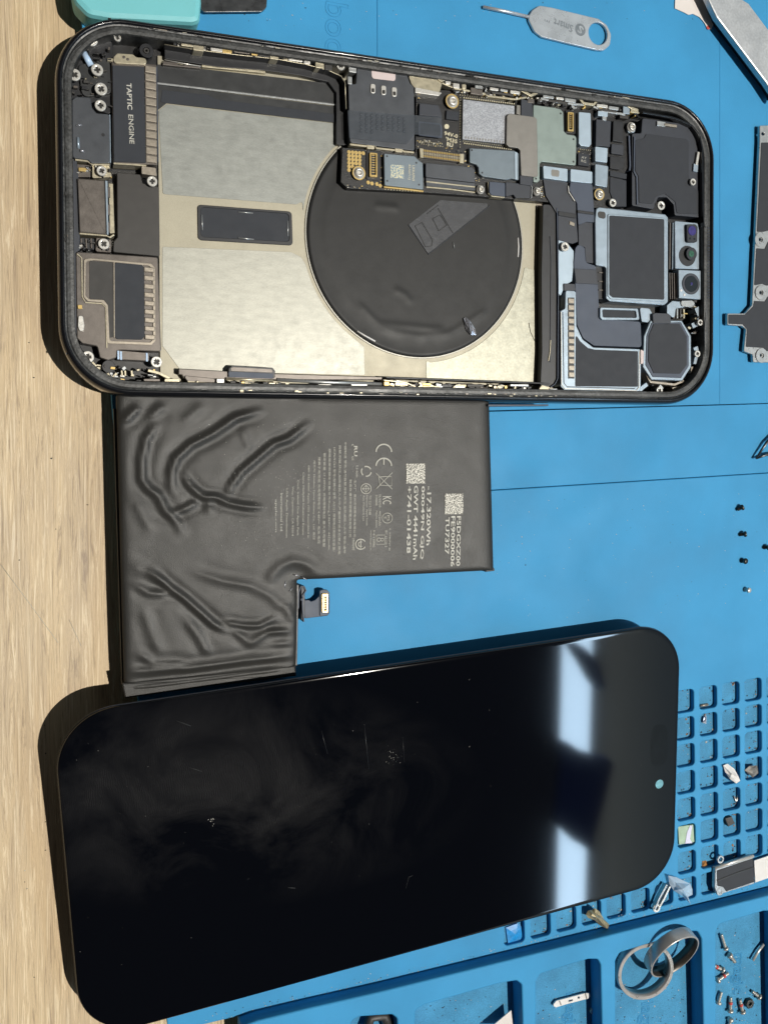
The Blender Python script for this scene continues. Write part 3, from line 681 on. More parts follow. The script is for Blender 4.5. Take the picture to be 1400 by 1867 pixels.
nn = codem.node_tree; b_ = nn.nodes['Principled BSDF']; v_ = nn.nodes.new('ShaderNodeTexNoise'); v_.inputs['Scale'].default_value = 34; v_.inputs['Detail'].default_value = 1
t_ = nn.nodes.new('ShaderNodeTexCoord'); r_ = nn.nodes.new('ShaderNodeValToRGB'); r_.color_ramp.interpolation = 'CONSTANT'
r_.color_ramp.elements[0].color = lin('#6f8595'); r_.color_ramp.elements[1].position = .5; r_.color_ramp.elements[1].color = lin('#c2bda0')
nn.links.new(t_.outputs['Object'], v_.inputs[0]); nn.links.new(v_.outputs[0], r_.inputs[0]); nn.links.new(r_.outputs[0], b_.inputs['Base Color']); mm['code'] = codem
pl('etched_patch', [(712, 299), (736, 301), (736, 325), (712, 323)], 1.093, 1.09, 'code', SHA, 0, 0)
text('etched_lettering', '82A0711J', 746, 313, 1.092, 5, 'print', SHA, -90, 26); text('etched_lettering', 'UKKAPN9', 753.5, 315, 1.092, 5, 'print', SHA, -90, 27)
ribbon('shield_lip', [(700, 340), (730, 343), (772, 348)], 2.6, 1.04, BZ, 'gold', SHA)
# long fine-pitch connector
LC = pl('ribbon_connector', [(766, 270), (845, 281), (845, 296), (768, 286)], 1.05, BZ, 'brown', PCB, .02)
for dy, m_ in ((2.0, 'gold'), (7.2, 'warm'), (12.0, 'gold')): 
    for k in range(22):
        x = 771+3.1*k; y = 270.6+.135*(x-766)+dy
        if k % 1 == 0: box('connector_pin', x, y-1.6, x+1.6, y+1.6, 1.075, 1.05, m_, LC, .1, 0, 0)
pl('connector_end', [(838, 279), (846, 280), (846, 297), (838, 296)], 1.09, BZ, 'warm', LC, .01); pl('connector_end', [(765, 269), (772, 270), (772, 287), (766, 286)], 1.08, BZ, 'warm', LC, .01)
# dark shield with ledge below it
DS = pl('dark_shield', [(776, 296), (860, 304), (866, 309), (866, 332), (776, 322)], 1.08, BZ, 'simm', PCB, .03)
pl('dark_shield_step', [(776, 323), (866, 333), (867, 347), (777, 338)], 1.03, BZ-.1, 'simm', PCB, .01); ribbon('shield_lip', [(777, 330), (820, 335), (866, 340)], 2.2, 1.06, BZ, 'warm', PCB); ribbon('shield_lip', [(777, 340), (820, 344), (866, 350)], 2.2, 1.0, BZ-.1, 'warm', PCB)
pl('dark_chip', [(814, 200), (837, 203), (836, 219), (813, 216)], 1.03, BZ, 'label', PCB, .01)
# small silkscreen mark: fruit-like blob
pl('gold_mark', [(810, 228), (813, 225), (817, 226), (819, 230), (817, 234), (811, 234)], BZ+.004, BZ, 'print', PCB, .03, 0)
text('printed_lettering', '94V-0', 822, 245, BZ, 7, 'print', PCB, -6, 26, bold=.02, hz=.006); text('printed_lettering', "'M35", 823, 255, BZ, 7, 'print', PCB, -6, 22, bold=.02, hz=.006); text('printed_lettering', 'RU', 820, 263, BZ, 7, 'print', PCB, -6, 12, bold=.03, hz=.006)
# memory chip and underfill dots
CH = pl('memory_chip', [(844, 180), (938, 192), (938, 263), (843, 253)], 1.07, BZ, 'chipn', PCB, .01, .008)
DOT = slab_mesh(circ((0, 0), .019, 6), 0, .03, .006, 0, 'dot'); DOT.materials.append(mm['print'])
def dots(p, q, n, par=PCB, z=BZ, s=1.):
    for k in range(n):
        t = k/(n-1); o = link('solder_dot', DOT, par, P(p[0]+(q[0]-p[0])*t, p[1]+(q[1]-p[1])*t, z)); o.scale = (s, s, 1)
dots((845, 178), (936, 189), 24); dots((838, 173), (938, 185), 24, s=.6); dots((846, 261), (930, 272), 22); dots((844, 257), (920, 266), 20, s=.6)
dots((838.5, 178), (838, 268), 20, s=.6); dots((702, 345), (770, 350), 14, z=BZ, s=.7)
dots((770, 258), (805, 262), 10, s=.7); dots((768, 262), (806, 267), 10, s=.6); dots((1046, 215), (1047, 240), 6, s=.6); dots((1056, 272), (1075, 274), 6, s=.6)
for k in range(14):
    box('chip_resistor', 848+5.2*k, 247.6+.62*k, 850+5.2*k, 252+.62*k, 1.075, 1.07, 'greyl', CH, .1, 0, 0)
SB = pl('shield_can', [(856, 269), (938, 274), (946, 279), (946, 328), (934, 325), (922, 327), (880, 321), (873, 315), (872, 304), (868, 299), (856, 295)], 1.10, BZ, 'shieldb', PCB, .03, .015)
for x, y in ((860, 273), (879, 314)): disc('pinhole', x, y, 1.7, 1.104, 1.09, 'plastic', SB, n=8, bev=0)
pl('shield_fold', [(938.5, 276), (943, 277), (943, 327), (939, 326)], 1.115, 1.10, 'shieldl', SB, 0, .004)
BG = pl('shield_can', [(972, 190), (1010, 195), (1022, 198), (1027, 204), (1028, 238), (1034, 244), (1048, 246), (1051, 250), (1050, 301), (988, 294), (984, 298), (984, 328), (980, 332), (972, 331)], 1.10, BZ, 'shieldg', PCB, .04, .015)
for x, y in ((1022, 206), (1045.5, 253), (1045.5, 294), (977, 325)): disc('pinhole', x, y, 1.8, 1.104, 1.09, 'plastic', BG, n=8, bev=0)
pl('board_flex', [(950, 180), (970, 183), (972, 213), (950, 210)], 1.12, BZ, 'slate2', PCB, 0); pl('board_flex', [(948, 318), (971, 321), (971, 338), (948, 335)], 1.11, BZ, 'slate2', PCB, 0)
pl('small_lug', [(942, 190), (949, 191), (949, 209), (941, 206)], 1.09, BZ, 'greyl', PCB, .02)
pl('grey_cover', [(924, 210), (928, 206), (974, 212), (979, 216), (981, 321), (976, 322), (950, 319), (948, 273), (944, 269), (928, 267), (923, 262)], 1.14, 1.05, 'greyl', PCB, .04, .012)
box('socket_base', 1031, 200, 1050, 242, 1.02, BZ, 'plastic', PCB, .05, .03); socket(1035, 203, 1046, 238, 1.08, PCB)
# connectors under bottom edge of board
pl('connector_cover', [(892, 330), (921, 333), (921, 358), (896, 355), (892, 350)], 1.1, BZ-.1, 'slate', PCB, .02); pl('connector_cover', [(922, 331), (966, 336), (969, 342), (968, 361), (940, 360), (936, 354), (922, 358)], 1.07, BZ-.1, 'slate2', PCB, .02)
ribbon('shield_lip', [(890, 331), (891, 352), (897, 357), (920, 359)], 1.8, 1.06, BZ-.1, 'warm', PCB); ribbon('shield_lip', [(966, 335), (970, 340), (969, 360)], 1.6, 1.1, BZ-.1, 'steel', PCB)
# connector shields to the right
for pts, m_ in (([(1055, 203), (1077, 205), (1078, 262), (1074, 267), (1059, 265), (1055, 260)], 'shieldl'), ([(1085, 266), (1108, 269), (1107, 296), (1085, 293)], 'shieldl'), ([(1085, 298), (1109, 302), (1107, 341), (1085, 337)], 'steelb'),
                 ([(990, 301), (1035, 307), (1035, 330), (991, 324)], 'shieldl'), ([(1040, 307), (1080, 312), (1080, 334), (1040, 330)], 'shieldl')):
    pl('connector_shield', pts, 1.12, BZ, m_, PH, .03, .012)
pl('grey_code_spot', [(1005, 308), (1020, 310), (1019, 322), (1005, 320)], 1.123, 1.12, 'greyl', PH, .04, 0)
pl('camera_flex', [(1087, 216), (1114, 220), (1112, 267), (1086, 265)], 1.1, BZ, 'slate2', PH, .01)
pl('camera_flex', [(1118, 219), (1136, 221), (1136, 259), (1117, 256)], 1.06, FZ, 'plastic', PH, .01)
pl('camera_flex', [(1115, 261), (1137, 264), (1136, 282), (1114, 279)], 1.05, FZ, 'slate2', PH, .03)
pl('camera_flex', [(1112, 283), (1138, 287), (1137, 303), (1130, 309), (1112, 306)], 1.07, FZ, 'plastic', PH, .03)
pl('camera_flex', [(1112, 310), (1143, 316), (1142, 326), (1112, 320)], 1.03, FZ, 'label', PH, .01)
pl('camera_flex', [(1112, 322), (1142, 328), (1142, 376), (1122, 376), (1112, 350)], 1.0, FZ, 'label', PH, .01)
pl('small_chip', [(1054, 278), (1075, 281), (1074, 303), (1054, 300)], 1.05, BZ, 'label', PCB, .01)
text('printed_lettering', 'AY\nRG', 1064, 290, 1.05, 10, 'printd', PCB, -6, 10)
pl('display_flex', [(990, 325), (1034, 331), (1036, 348), (1050, 368), (1051, 400), (1054, 440), (1044, 444), (1018, 437), (1017, 392), (995, 356)], 1.02, .9, 'slate2', PH, .03)
pl('display_flex', [(1040, 331), (1080, 335), (1083, 382), (1084, 405), (1070, 404), (1054, 410), (1052, 370), (1038, 346)], 1.05, .9, 'slate', PH, .03)
ribbon('flex_fold', [(1036, 338), (1037, 349), (1048, 366)], 1.8, 1.06, 1.0, 'screw', PH)
pl('display_flex', [(1018, 384), (1050, 389), (1050, 397), (1018, 392)], 1.06, 1.02, 'plastic', PH, 0); pl('display_flex', [(1053, 382), (1083, 386), (1083, 391), (1053, 387)], 1.08, 1.05, 'plastic', PH, 0)
pl('display_flex', [(1054, 410), (1071, 402), (1084, 404), (1084, 480), (1068, 478), (1066, 450), (1055, 446)], 1.0, .85, 'slate2', PH, .02)
pl('cable_crease', [(1039, 402), (1048, 406), (1047, 412), (1038, 408)], 1.04, 1.02, 'palegold', PH, 0)

# ---- earpiece speaker at the top right corner
EP = pl('earpiece_speaker', [(1171, 214), (1242, 224), (1264, 236), (1275, 254), (1277, 396), (1230, 392), (1228, 372), (1216, 359), (1200, 359), (1192, 381), (1152, 374), (1152, 242), (1169, 242)], 1.05, FZ, 'slate2', PH, .06, .015)
pl('speaker_label', [(1178, 243), (1252, 253), (1256, 258), (1256, 329), (1264, 341), (1273, 346), (1273, 390), (1234, 388), (1231, 367), (1212, 352), (1196, 358), (1190, 371), (1165, 369), (1164, 320), (1158, 310), (1158, 255), (1174, 251)], 1.068, 1.05, 'label', EP, .05, .008)
ribbon('speaker_ridge', [(1157, 248), (1156, 312), (1161, 322), (1162, 372)], 2.4, 1.09, 1.0, 'slate', EP)
ribbon('speaker_ridge', [(1147, 246), (1149, 300), (1148, 310)], 3, 1.04, FZ, 'slate', EP)
ribbon('spring_leaf', [(1198, 224), (1213, 226)], 8, 1.10, 1.05, 'steel', EP); ribbon('spring_leaf', [(1212, 226), (1234, 229)], 4, 1.12, 1.05, 'palegold', EP)
ribbon('spring_leaf', [(1268, 312), (1269, 298)], 9, 1.10, 1.05, 'steelb', EP); ribbon('spring_leaf', [(1270, 300), (1274, 276)], 4.5, 1.12, 1.05, 'screw', EP)
pl('screw_lug', [(1144, 222), (1158, 224), (1158, 241), (1144, 241)], 1.06, FZ, 'steelb', PH, .06)
# ---- rear camera
RC = pl('rear_camera', [(1087, 380), (1092, 377), (1213, 390), (1218, 396), (1218, 550), (1211, 556), (1112, 549), (1105, 543), (1105, 486), (1086, 483), (1085, 398)], 1.09, FZ, 'steelb', PH, .06, .02)
pl('camera_cover', [(1108, 389), (1210, 396), (1215, 401), (1215, 545), (1209, 550), (1114, 545), (1108, 539)], 1.115, 1.09, 'steelb', RC, .05, .015)
pl('camera_label', [(1111, 392), (1211, 399), (1211, 546), (1117, 542), (1111, 537)], 1.125, 1.115, 'label', RC, .04, .004)
pl('camera_corner', [(1089, 384), (1104, 386), (1104, 399), (1091, 396)], 1.10, 1.09, 'brownd', RC, .06, .003)
pl('camera_flex', [(1085, 485), (1103, 487), (1103, 545), (1090, 545)], .95, FZ, 'plastic', PH, .02)
for y in (496, 512, 528): ribbon('flex_fold', [(1092, y), (1102, y+1)], 2, .98, .95, 'brown', PH)
ribbon('flex_fold', [(1222, 405), (1221, 490)], 2.4, 1.0, FZ, 'brown', PH); ribbon('flex_fold', [(1227, 405), (1226, 490)], 1.6, 1.0, FZ, 'steelb', PH)
for k in range(4): ribbon('flex_fold', [(1221+4*k, 497), (1222+4*k, 545)], 1.6, 1.0, FZ, 'brown', PH)
# ---- front sensors
FS = pl('sensor_bracket', [(1230, 402), (1272, 406), (1279, 440), (1281, 491), (1231, 489)], 1.03, FZ, 'steelb', PH, .03, .015)
hs = pl('sensor_housing', [(1252, 408), (1268, 408), (1272, 413), (1271, 441), (1253, 441)], 1.12, 1.03, 'label', FS, .05)
disc('violet_lens', 1262, 420, 8, 1.135, 1.12, 'lensp', hs); disc('pinhole', 1258, 434, 2, 1.125, 1.11, 'lens', hs, n=8, bev=0); disc('pinhole', 1266, 435, 2, 1.125, 1.11, 'lens', hs, n=8, bev=0)
disc('lens_well', 1253, 466, 17, 1.036, .98, 'plastic', FS); ls = disc('lens_barrel', 1261, 462, 10.5, 1.12, .98, 'label', FS, n=28); disc('glint_lens', 1260.5, 462, 5.5, 1.128, 1.11, 'lensg', ls)
FC = pl('front_camera', [(1237, 491), (1281, 493), (1282, 546), (1238, 543)], 1.08, FZ, 'steelb', PH, .02, .015)
disc('lens_barrel', 1260, 517, 17.5, 1.10, 1.08, 'slate2', FC, 13, 36); disc('front_lens', 1260.5, 517.5, 14, 1.095, 1.07, 'lens', FC, n=36); disc('lens_core', 1261, 517, 2.6, 1.10, 1.09, 'lensp', FC, n=16)
for x, y in ((1242, 529), (1248, 537)): disc('glue_dot', x, y, 2.2, 1.09, 1.08, 'white', FC, n=8)
# ---- lower right: cover with tabs, curved flex, octagonal module
pl('foam_wall', [(1000, 372), (1016, 378), (1018, 520), (1017, 690), (1006, 706), (985, 706), (988, 640), (987, 500), (990, 372)], .98, FZ, 'plastic', PH, .04)
ribbon('foam_edge', [(1016, 378), (1018, 520), (1017, 690), (1012, 700), (1003, 706)], 1.6, 1.04, .9, 'slate', PH)
ribbon('foam_edge', [(1003, 430), (1005, 470), (1004, 560), (1003, 660)], 1.3, 1.0, .9, 'slate2', PH); ribbon('foam_edge', [(1004, 620), (1003, 640), (1000, 658)], 1.3, 1.01, .9, 'warm', PH)
pl('blue_bracket', [(1018, 436), (1030, 437), (1046, 457), (1046, 478), (1043, 512), (1030, 520), (1022, 540), (1018, 534)], 1.0, FZ, 'shieldl', PH, .03)
pl('antenna_lug', [(1028, 516), (1048, 517), (1050, 530), (1028, 530)], 1.04, FZ, 'slate2', PH, .03)
pl('curved_flex', [(1049, 452), (1054, 445), (1066, 450), (1068, 478), (1086, 484), (1090, 519), (1093, 581), (1168, 586), (1170, 633), (1083, 630), (1063, 616), (1052, 592), (1049, 525), (1046, 478)], 1.03, FZ, 'slate', PH, .08, .01)
pl('flex_step', [(1047, 489), (1087, 491), (1090, 518), (1050, 516)], 1.05, 1.03, 'slate2', PH, 0, .01)
LS = pl('tabbed_cover', [(1031, 529), (1050, 530), (1051, 594), (1062, 618), (1082, 633), (1166, 636), (1169, 640), (1168, 711), (1161, 716), (1030, 712), (1022, 704), (1021, 567), (1030, 562)], 1.07, FZ, 'steelb', PH, .05, .015)
pl('cover_label', [(1050, 610), (1058, 622), (1072, 634), (1084, 637), (1163, 640), (1163, 705), (1049, 704)], 1.083, 1.07, 'label', LS, .02, .004)
ribbon('cover_edge', [(1023, 568), (1024, 700), (1030, 708), (1160, 712), (1165, 706), (1166, 640)], 1.6, 1.09, 1.0, 'screw', LS)
ribbon('cover_edge', [(1026, 568), (1028, 698), (1034, 705), (1158, 708)], 1.6, 1.078, 1.0, 'plastic', LS)
box('tab_slot', 1035.5, 542, 1047, 690, 1.075, 1.07, 'plastic', LS, 0, 0, 0)
TOOTH3 = slab_mesh([Vector(v) for v in ((-.085, -.062), (.085, -.062), (.085, .062), (-.085, .062))], -.04, 0, .015, .02, 'tab'); TOOTH3.materials.append(mm['palegold'])
for k in range(12): link('cover_tab', TOOTH3, LS, P(1041.5+.08*k, 548+12.25*k, 1.10), 0)
SF = plh('slot_surround', [(1094, 560), (1163, 562), (1166, 583), (1098, 583), (1094, 578)], [[(1098, 564), (1159, 566), (1161, 579), (1099, 578)]], 1.1, FZ, 'steelb', PH, .04, .01); pl('slot_label', [(1097, 563), (1160, 565), (1162, 580), (1099, 579)], 1.06, FZ, 'label', SF, .02)
pl('stamped_bracket', [(1166, 560), (1184, 562), (1190, 572), (1184, 588), (1170, 586)], 1.0, FZ, 'steelb', PH, .05)
pl('stamped_bracket', [(1216, 556), (1226, 548), (1246, 550), (1248, 560), (1232, 562), (1230, 580), (1216, 572)], 1.04, FZ, 'steelb', PH, .05)
pl('stamped_bracket', [(1240, 548), (1262, 547), (1268, 553), (1262, 560), (1244, 558)], 1.08, FZ, 'steel', PH, .05)
for k in range(4): ribbon('bracket_rib', [(1229+6*k, 563), (1229+6*k, 580)], 3, 1.0, FZ, ('brown', 'steel', 'brownd', 'warm')[k], PH)
OC = pl('octagonal_module', [(1186, 584), (1243, 584), (1260, 612), (1260, 669), (1244, 694), (1188, 692), (1172, 668), (1174, 612)], 1.06, FZ, 'steelb', PH, .03, .02)
pl('module_rim', [(1188, 588), (1242, 587), (1256, 613), (1256, 667), (1242, 689), (1190, 687), (1177, 665), (1179, 612)], 1.08, 1.06, 'slate', OC, .03, .015)
pl('module_label', [(1192, 590), (1239, 590), (1252, 613), (1252, 665), (1240, 681), (1192, 680), (1182, 658), (1183, 611)], 1.10, 1.08, 'label', OC, .02, .006)
pl('module_tab', [(1190, 572), (1195, 570), (1218, 571), (1223, 575), (1223, 590), (1191, 589)], 1.10, 1.0, 'slate2', OC, .03)
pl('module_side', [(1168, 636), (1174, 640), (1173, 662), (1168, 664)], 1.1, 1.0, 'pinkw', OC, .02)
ribbon('module_foot', [(1172, 668), (1186, 696), (1230, 701), (1247, 694)], 4, .98, FZ, 'palegold', PH)
ribbon('stamped_bracket', [(1166, 712), (1172, 706), (1180, 700)], 7, 1.02, FZ, 'steelb', PH)
for pts in ([(1270, 560), (1276, 575), (1274, 588), (1262, 594)], [(1268, 632), (1272, 645), (1268, 664)]): ribbon('screw_arm', pts, 9, 1.03, FZ, 'steelb', PH)
for pts in ([(1262, 668), (1262, 680)], [(1226, 709), (1240, 706)]): ribbon('contact_leg', pts, 5, .98, FZ, 'palegold', PH)
ribbon('screw_arm', [(1200, 712), (1207, 704)], 9, 1.0, FZ, 'steel', PH)
# speaker mesh slot in the right rim
for k in range(26): 
    y = 415+5.1*k; wire('mesh_slot', [(1289.5, y), (1293, y)], .8, RIM-.055, 'slate', PH, 5)
ribbon('frame_gasket', [(1282, 385), (1284, 410), (1287, 416), (1287, 560), (1284, 600), (1285, 660), (1270, 700), (1240, 722), (1200, 726)], 2.2, 1.19, 1.0, 'housing', PH)
ribbon('frame_gasket', [(1172, 204), (1225, 213), (1240, 218), (1262, 228), (1276, 246), (1281, 270), (1282, 385)], 3.0, 1.19, 1.0, 'housing', PH)
# ---- bottom edge
pl('lower_rail', [(326, 672), (420, 677), (421, 684), (498, 688), (500, 681), (697, 687), (696, 692), (560, 692), (440, 691), (336, 690), (332, 683), (326, 682)], .98, FZ, 'brown', PH, .02)
tb = pl('tab_frame', [(417, 672), (423, 666), (497, 670), (502, 676), (501, 690), (417, 687)], 1.02, FZ, 'plastic', PH, .05)
pl('tab_face', [(421, 671), (425, 669), (495, 673), (498, 679), (421, 676)], 1.025, 1.02, 'brown', tb, .02, .002); pl('tab_face', [(417, 677), (498, 681), (498, 690), (417, 687)], 1.05, 1.02, 'slate', tb, .01, .004)
wire('button_rod', [(505, 692), (600, 697), (697, 700)], 3.2, 1.0, 'steel', PH, 8); wire('button_rod', [(412, 690), (450, 692), (498, 694)], 2.4, 1.02, 'warm', PH, 8)
ribbon('lower_strip', [(342, 697), (420, 701), (480, 705), (560, 706), (640, 708), (700, 708)], 5, 1.06, FZ, 'warm', PH)
pl('ledge_piece', [(334, 684), (395, 690), (398, 697), (345, 699)], 1.02, FZ, 'brown', PH, .03); pl('ledge_piece', [(345, 702), (402, 704), (402, 712), (350, 711)], 1.1, FZ, 'brownd', PH, .03); pl('ledge_piece', [(408, 704), (535, 707), (532, 714), (412, 713)], 1.1, FZ, 'brownd', PH, .03)
pl('ledge_piece', [(548, 708), (690, 709), (688, 716), (552, 716)], 1.1, FZ, 'brownd', PH, .02)
for x0, y0, w, h, m_ in ((395, 690, 14, 8, 'screw'), (440, 695, 6, 5, 'gold'), (455, 698, 16, 4, 'screw'), (420, 694, 10, 5, 'brownd'), (490, 697, 12, 5, 'warm'), (520, 698, 8, 7, 'warm'), (700, 695, 10, 8, 'gold'), (720, 697, 24, 6, 'warm'), (748, 700, 10, 7, 'brown'),
                         (762, 703, 40, 5, 'warm'), (770, 698, 16, 5, 'gold'), (806, 700, 18, 6, 'plastic'), (826, 703, 22, 6, 'screw'), (852, 700, 30, 5, 'brownd'), (870, 706, 20, 6, 'brown'), (900, 703, 14, 9, 'warm'), (915, 708, 26, 5, 'screw'), (930, 700, 34, 4, 'steel'),
                         (945, 711, 22, 5, 'screw'), (985, 704, 16, 9, 'warm'), (1002, 708, 14, 6, 'steel'), (1028, 716, 64, 4, 'palegold'), (1100, 718, 34, 3, 'brownd'), (1132, 717, 10, 4, 'screw'), (1150, 716, 10, 3, 'brown'), (640, 700, 30, 3, 'screw'), (580, 700, 24, 3, 'screw'), (300, 690, 28, 6, 'warm'), (262, 690, 30, 5, 'brown')):
    box('edge_contact', x0, y0, x0+w, y0+h, 1.12, FZ, m_, PH, .01, .02)
for pts in ([(700, 693), (740, 697), (760, 706), (800, 706)], [(820, 712), (832, 702), (850, 702)], [(902, 714), (908, 704), (920, 703)], [(982, 712), (988, 703), (1002, 707)], [(690, 708), (760, 711), (900, 715), (1000, 717), (1020, 718)], [(704, 688), (1003, 699)]):
    ribbon('edge_wire', pts, 2.2, 1.14, FZ, 'warm' if pts[0][0] != 704 else 'plastic', PH)
for k in range(60):
    x = 330+rnd.random()*690; y = 711+.013*(x-330)+rnd.uniform(-2, 6); 
    box('glue_crumb', x, y, x+rnd.uniform(2, 7), y+rnd.uniform(1, 2.4), 1.2+rnd.uniform(0, .012), 1.15, rnd.choice(('dust', 'glue', 'brown', 'warm')), PH, .01, 0, 0)
for k in range(110):
    t = rnd.random(); x = 180+t*1010; y = 36+.150*(x-280)+rnd.uniform(7, 17)
    box('glue_crumb', x, y, x+rnd.uniform(2, 10), y+rnd.uniform(.8, 2), 1.2+rnd.uniform(0, .014), 1.15, rnd.choice(('dust', 'glue', 'glue', 'brown', 'brown', 'plastic')), PH, .15, 0, 0)
for k in range(46):
    y = 110+rnd.random()*540; x = 101+.012*y+rnd.uniform(5, 17)
    pl('glue_crumb', [(x, y), (x+rnd.uniform(.8, 2), y), (x+rnd.uniform(.6, 2.5), y+rnd.uniform(2, 9)), (x, y+4)], 1.2+rnd.uniform(0, .014), 1.15, rnd.choice(('brown', 'glue', 'darkband', 'darkband')), PH, 0, 0)
ribbon('glue_shred', [(120, 128), (124, 110), (134, 92), (148, 80)], 1.6, 1.2, 1.17, 'darkband', PH); ribbon('glue_shred', [(170, 45), (195, 40), (230, 41)], 2, 1.2, 1.17, 'brown', PH); ribbon('glue_shred', [(284, 50), (305, 54)], 3, 1.2, 1.17, 'palegold', PH); ribbon('glue_shred', [(108, 125), (111, 108)], 4, 1.2, 1.17, 'darkband', PH)
# volume key seen from above at the lower edge
pl('side_key', [(890, 737), (1000, 737), (1000, 740), (890, 741)], 1.0, .8, 'slate', PH, .01)

def join_objs(names, new, parent):
    src = [o for o in bpy.data.objects if o.name.split('.')[0] in names and o.parent == parent]
    if not src: return
    bm = bmesh.new(); mats = []
    for o in src:
        k = len(bm.faces); v0 = len(bm.verts); bm.from_mesh(o.data); bm.verts.ensure_lookup_table(); bm.faces.ensure_lookup_table()
        m4 = Matrix.LocRotScale(o.location, o.rotation_euler, o.scale)
        for v in bm.verts[v0:]: v.co = m4 @ v.co
        m = o.data.materials[0]
        if m not in mats: mats.append(m)
        for f in bm.faces[k:]: f.material_index = mats.index(m)
    me = bpy.data.meshes.new(new); bm.to_mesh(me); bm.free()
    for m in mats: me.materials.append(m)
    for o in src: bpy.data.objects.remove(o)
    n = link(new, me, parent); n['kind'] = 'stuff'
gr = random.Random(21)
def greeble(poly, n, z0, z1, smin, smax, mats, par):
    """tiny soldered parts and shavings inside a quad of the photograph"""
    for _ in range(n):
        a, b = gr.random(), gr.random()
        x = (poly[0][0]*(1-a)+poly[1][0]*a)*(1-b)+(poly[3][0]*(1-a)+poly[2][0]*a)*b
        y = (poly[0][1]*(1-a)+poly[1][1]*a)*(1-b)+(poly[3][1]*(1-a)+poly[2][1]*a)*b
        w, h = gr.uniform(smin, smax), gr.uniform(smin*.6, smax*.6); t = gr.choice((.12, .12, .12, gr.uniform(-1, 1))); c_, s_ = math.cos(t), math.sin(t)
        q = [(x+u*c_-v*s_, y+u*s_+v*c_) for u, v in ((-w, -h), (w, -h), (w, h), (-w, h))]
        pl('tiny_component', q, gr.uniform(z0, z1), z0-.1, gr.choice(mats), par, 0, .004)
dk, br_ = ['plastic', 'plastic', 'pcb', 'brownd'], ['screw', 'warm', 'steel', 'gold']
for poly, n, z0, z1, a_, b_, m_ in (
    ([(826, 150), (1165, 196), (1165, 212), (826, 168)], 170, 1.0, 1.12, 1, 4, br_+dk), ([(312, 64), (640, 104), (640, 122), (312, 84)], 150, 1.0, 1.12, 1, 5, ['screw', 'warm', 'warm', 'brown']+dk*2),
    ([(700, 694), (1020, 708), (1020, 718), (700, 708)], 120, 1.05, 1.13, 1, 5, br_+dk), ([(335, 694), (700, 706), (700, 716), (335, 708)], 90, 1.05, 1.13, 1, 6, ['warm', 'brown']+dk),
    ([(160, 664), (300, 676), (300, 700), (190, 694)], 46, .95, 1.05, 1, 5, br_+dk), ([(128, 90), (205, 80), (204, 205), (130, 176)], 46, 1.0, 1.05, 1, 5, ['warm', 'brown']+dk*2),
    ([(1222, 548), (1285, 548), (1285, 610), (1262, 610)], 34, .95, 1.06, 1, 4, br_+dk), ([(142, 432), (200, 436), (200, 458), (142, 456)], 22, .98, 1.03, 1, 3, br_+dk), ([(142, 300), (204, 302), (204, 323), (142, 321)], 22, .98, 1.03, 1, 3, br_+dk),
    ([(1262, 600), (1284, 600), (1270, 700), (1210, 718)], 30, .9, 1.0, 1, 4, ['steel', 'brown']+dk), ([(1012, 714), (1160, 718), (1160, 722), (1012, 720)], 30, 1.0, 1.12, 1, 5, ['palegold', 'brown']+dk)):
    greeble(poly, n, z0, z1, a_, b_, m_, PH)
for poly, n in (([(760, 253), (806, 258), (806, 268), (760, 263)], 30), ([(812, 264), (842, 268), (842, 278), (812, 274)], 14), ([(690, 278), (699, 279), (699, 340), (690, 339)], 18), ([(846, 300), (870, 303), (884, 330), (870, 334)], 18),
                ([(1029, 199), (1053, 202), (1053, 240), (1029, 238)], 20), ([(1052, 266), (1082, 269), (1082, 306), (1052, 303)], 22), ([(758, 176), (765, 176), (765, 280), (758, 280)], 20), ([(838, 268), (856, 270), (856, 296), (848, 296)], 12), ([(984, 334), (992, 336), (992, 364), (984, 362)], 12), ([(624, 334), (668, 338), (668, 343), (634, 342)], 10), ([(1080, 300), (1086, 300), (1086, 345), (1080, 345)], 10), ([(940, 190), (950, 190), (950, 206), (940, 204)], 8)):
    greeble(poly, n, BZ, BZ+.03, .7, 1.8, ['screw', 'warm', 'gold', 'greyl', 'label', 'label'], PCB)
join_objs({'tiny_component'}, 'tiny_components', PH); join_objs({'tiny_component'}, 'tiny_components', PCB)
join_objs({'glue_crumb'}, 'adhesive_crumbs', PH); join_objs({'solder_dot', 'chip_resistor'}, 'solder_dots', PCB); join_objs({'chip_resistor'}, 'chip_resistors', CH); join_objs({'connector_pin'}, 'connector_pins', LC)
join_objs({'embossed_dimple'}, 'embossed_dimples', SIM); join_objs({'mesh_slot'}, 'mesh_slots', PH)

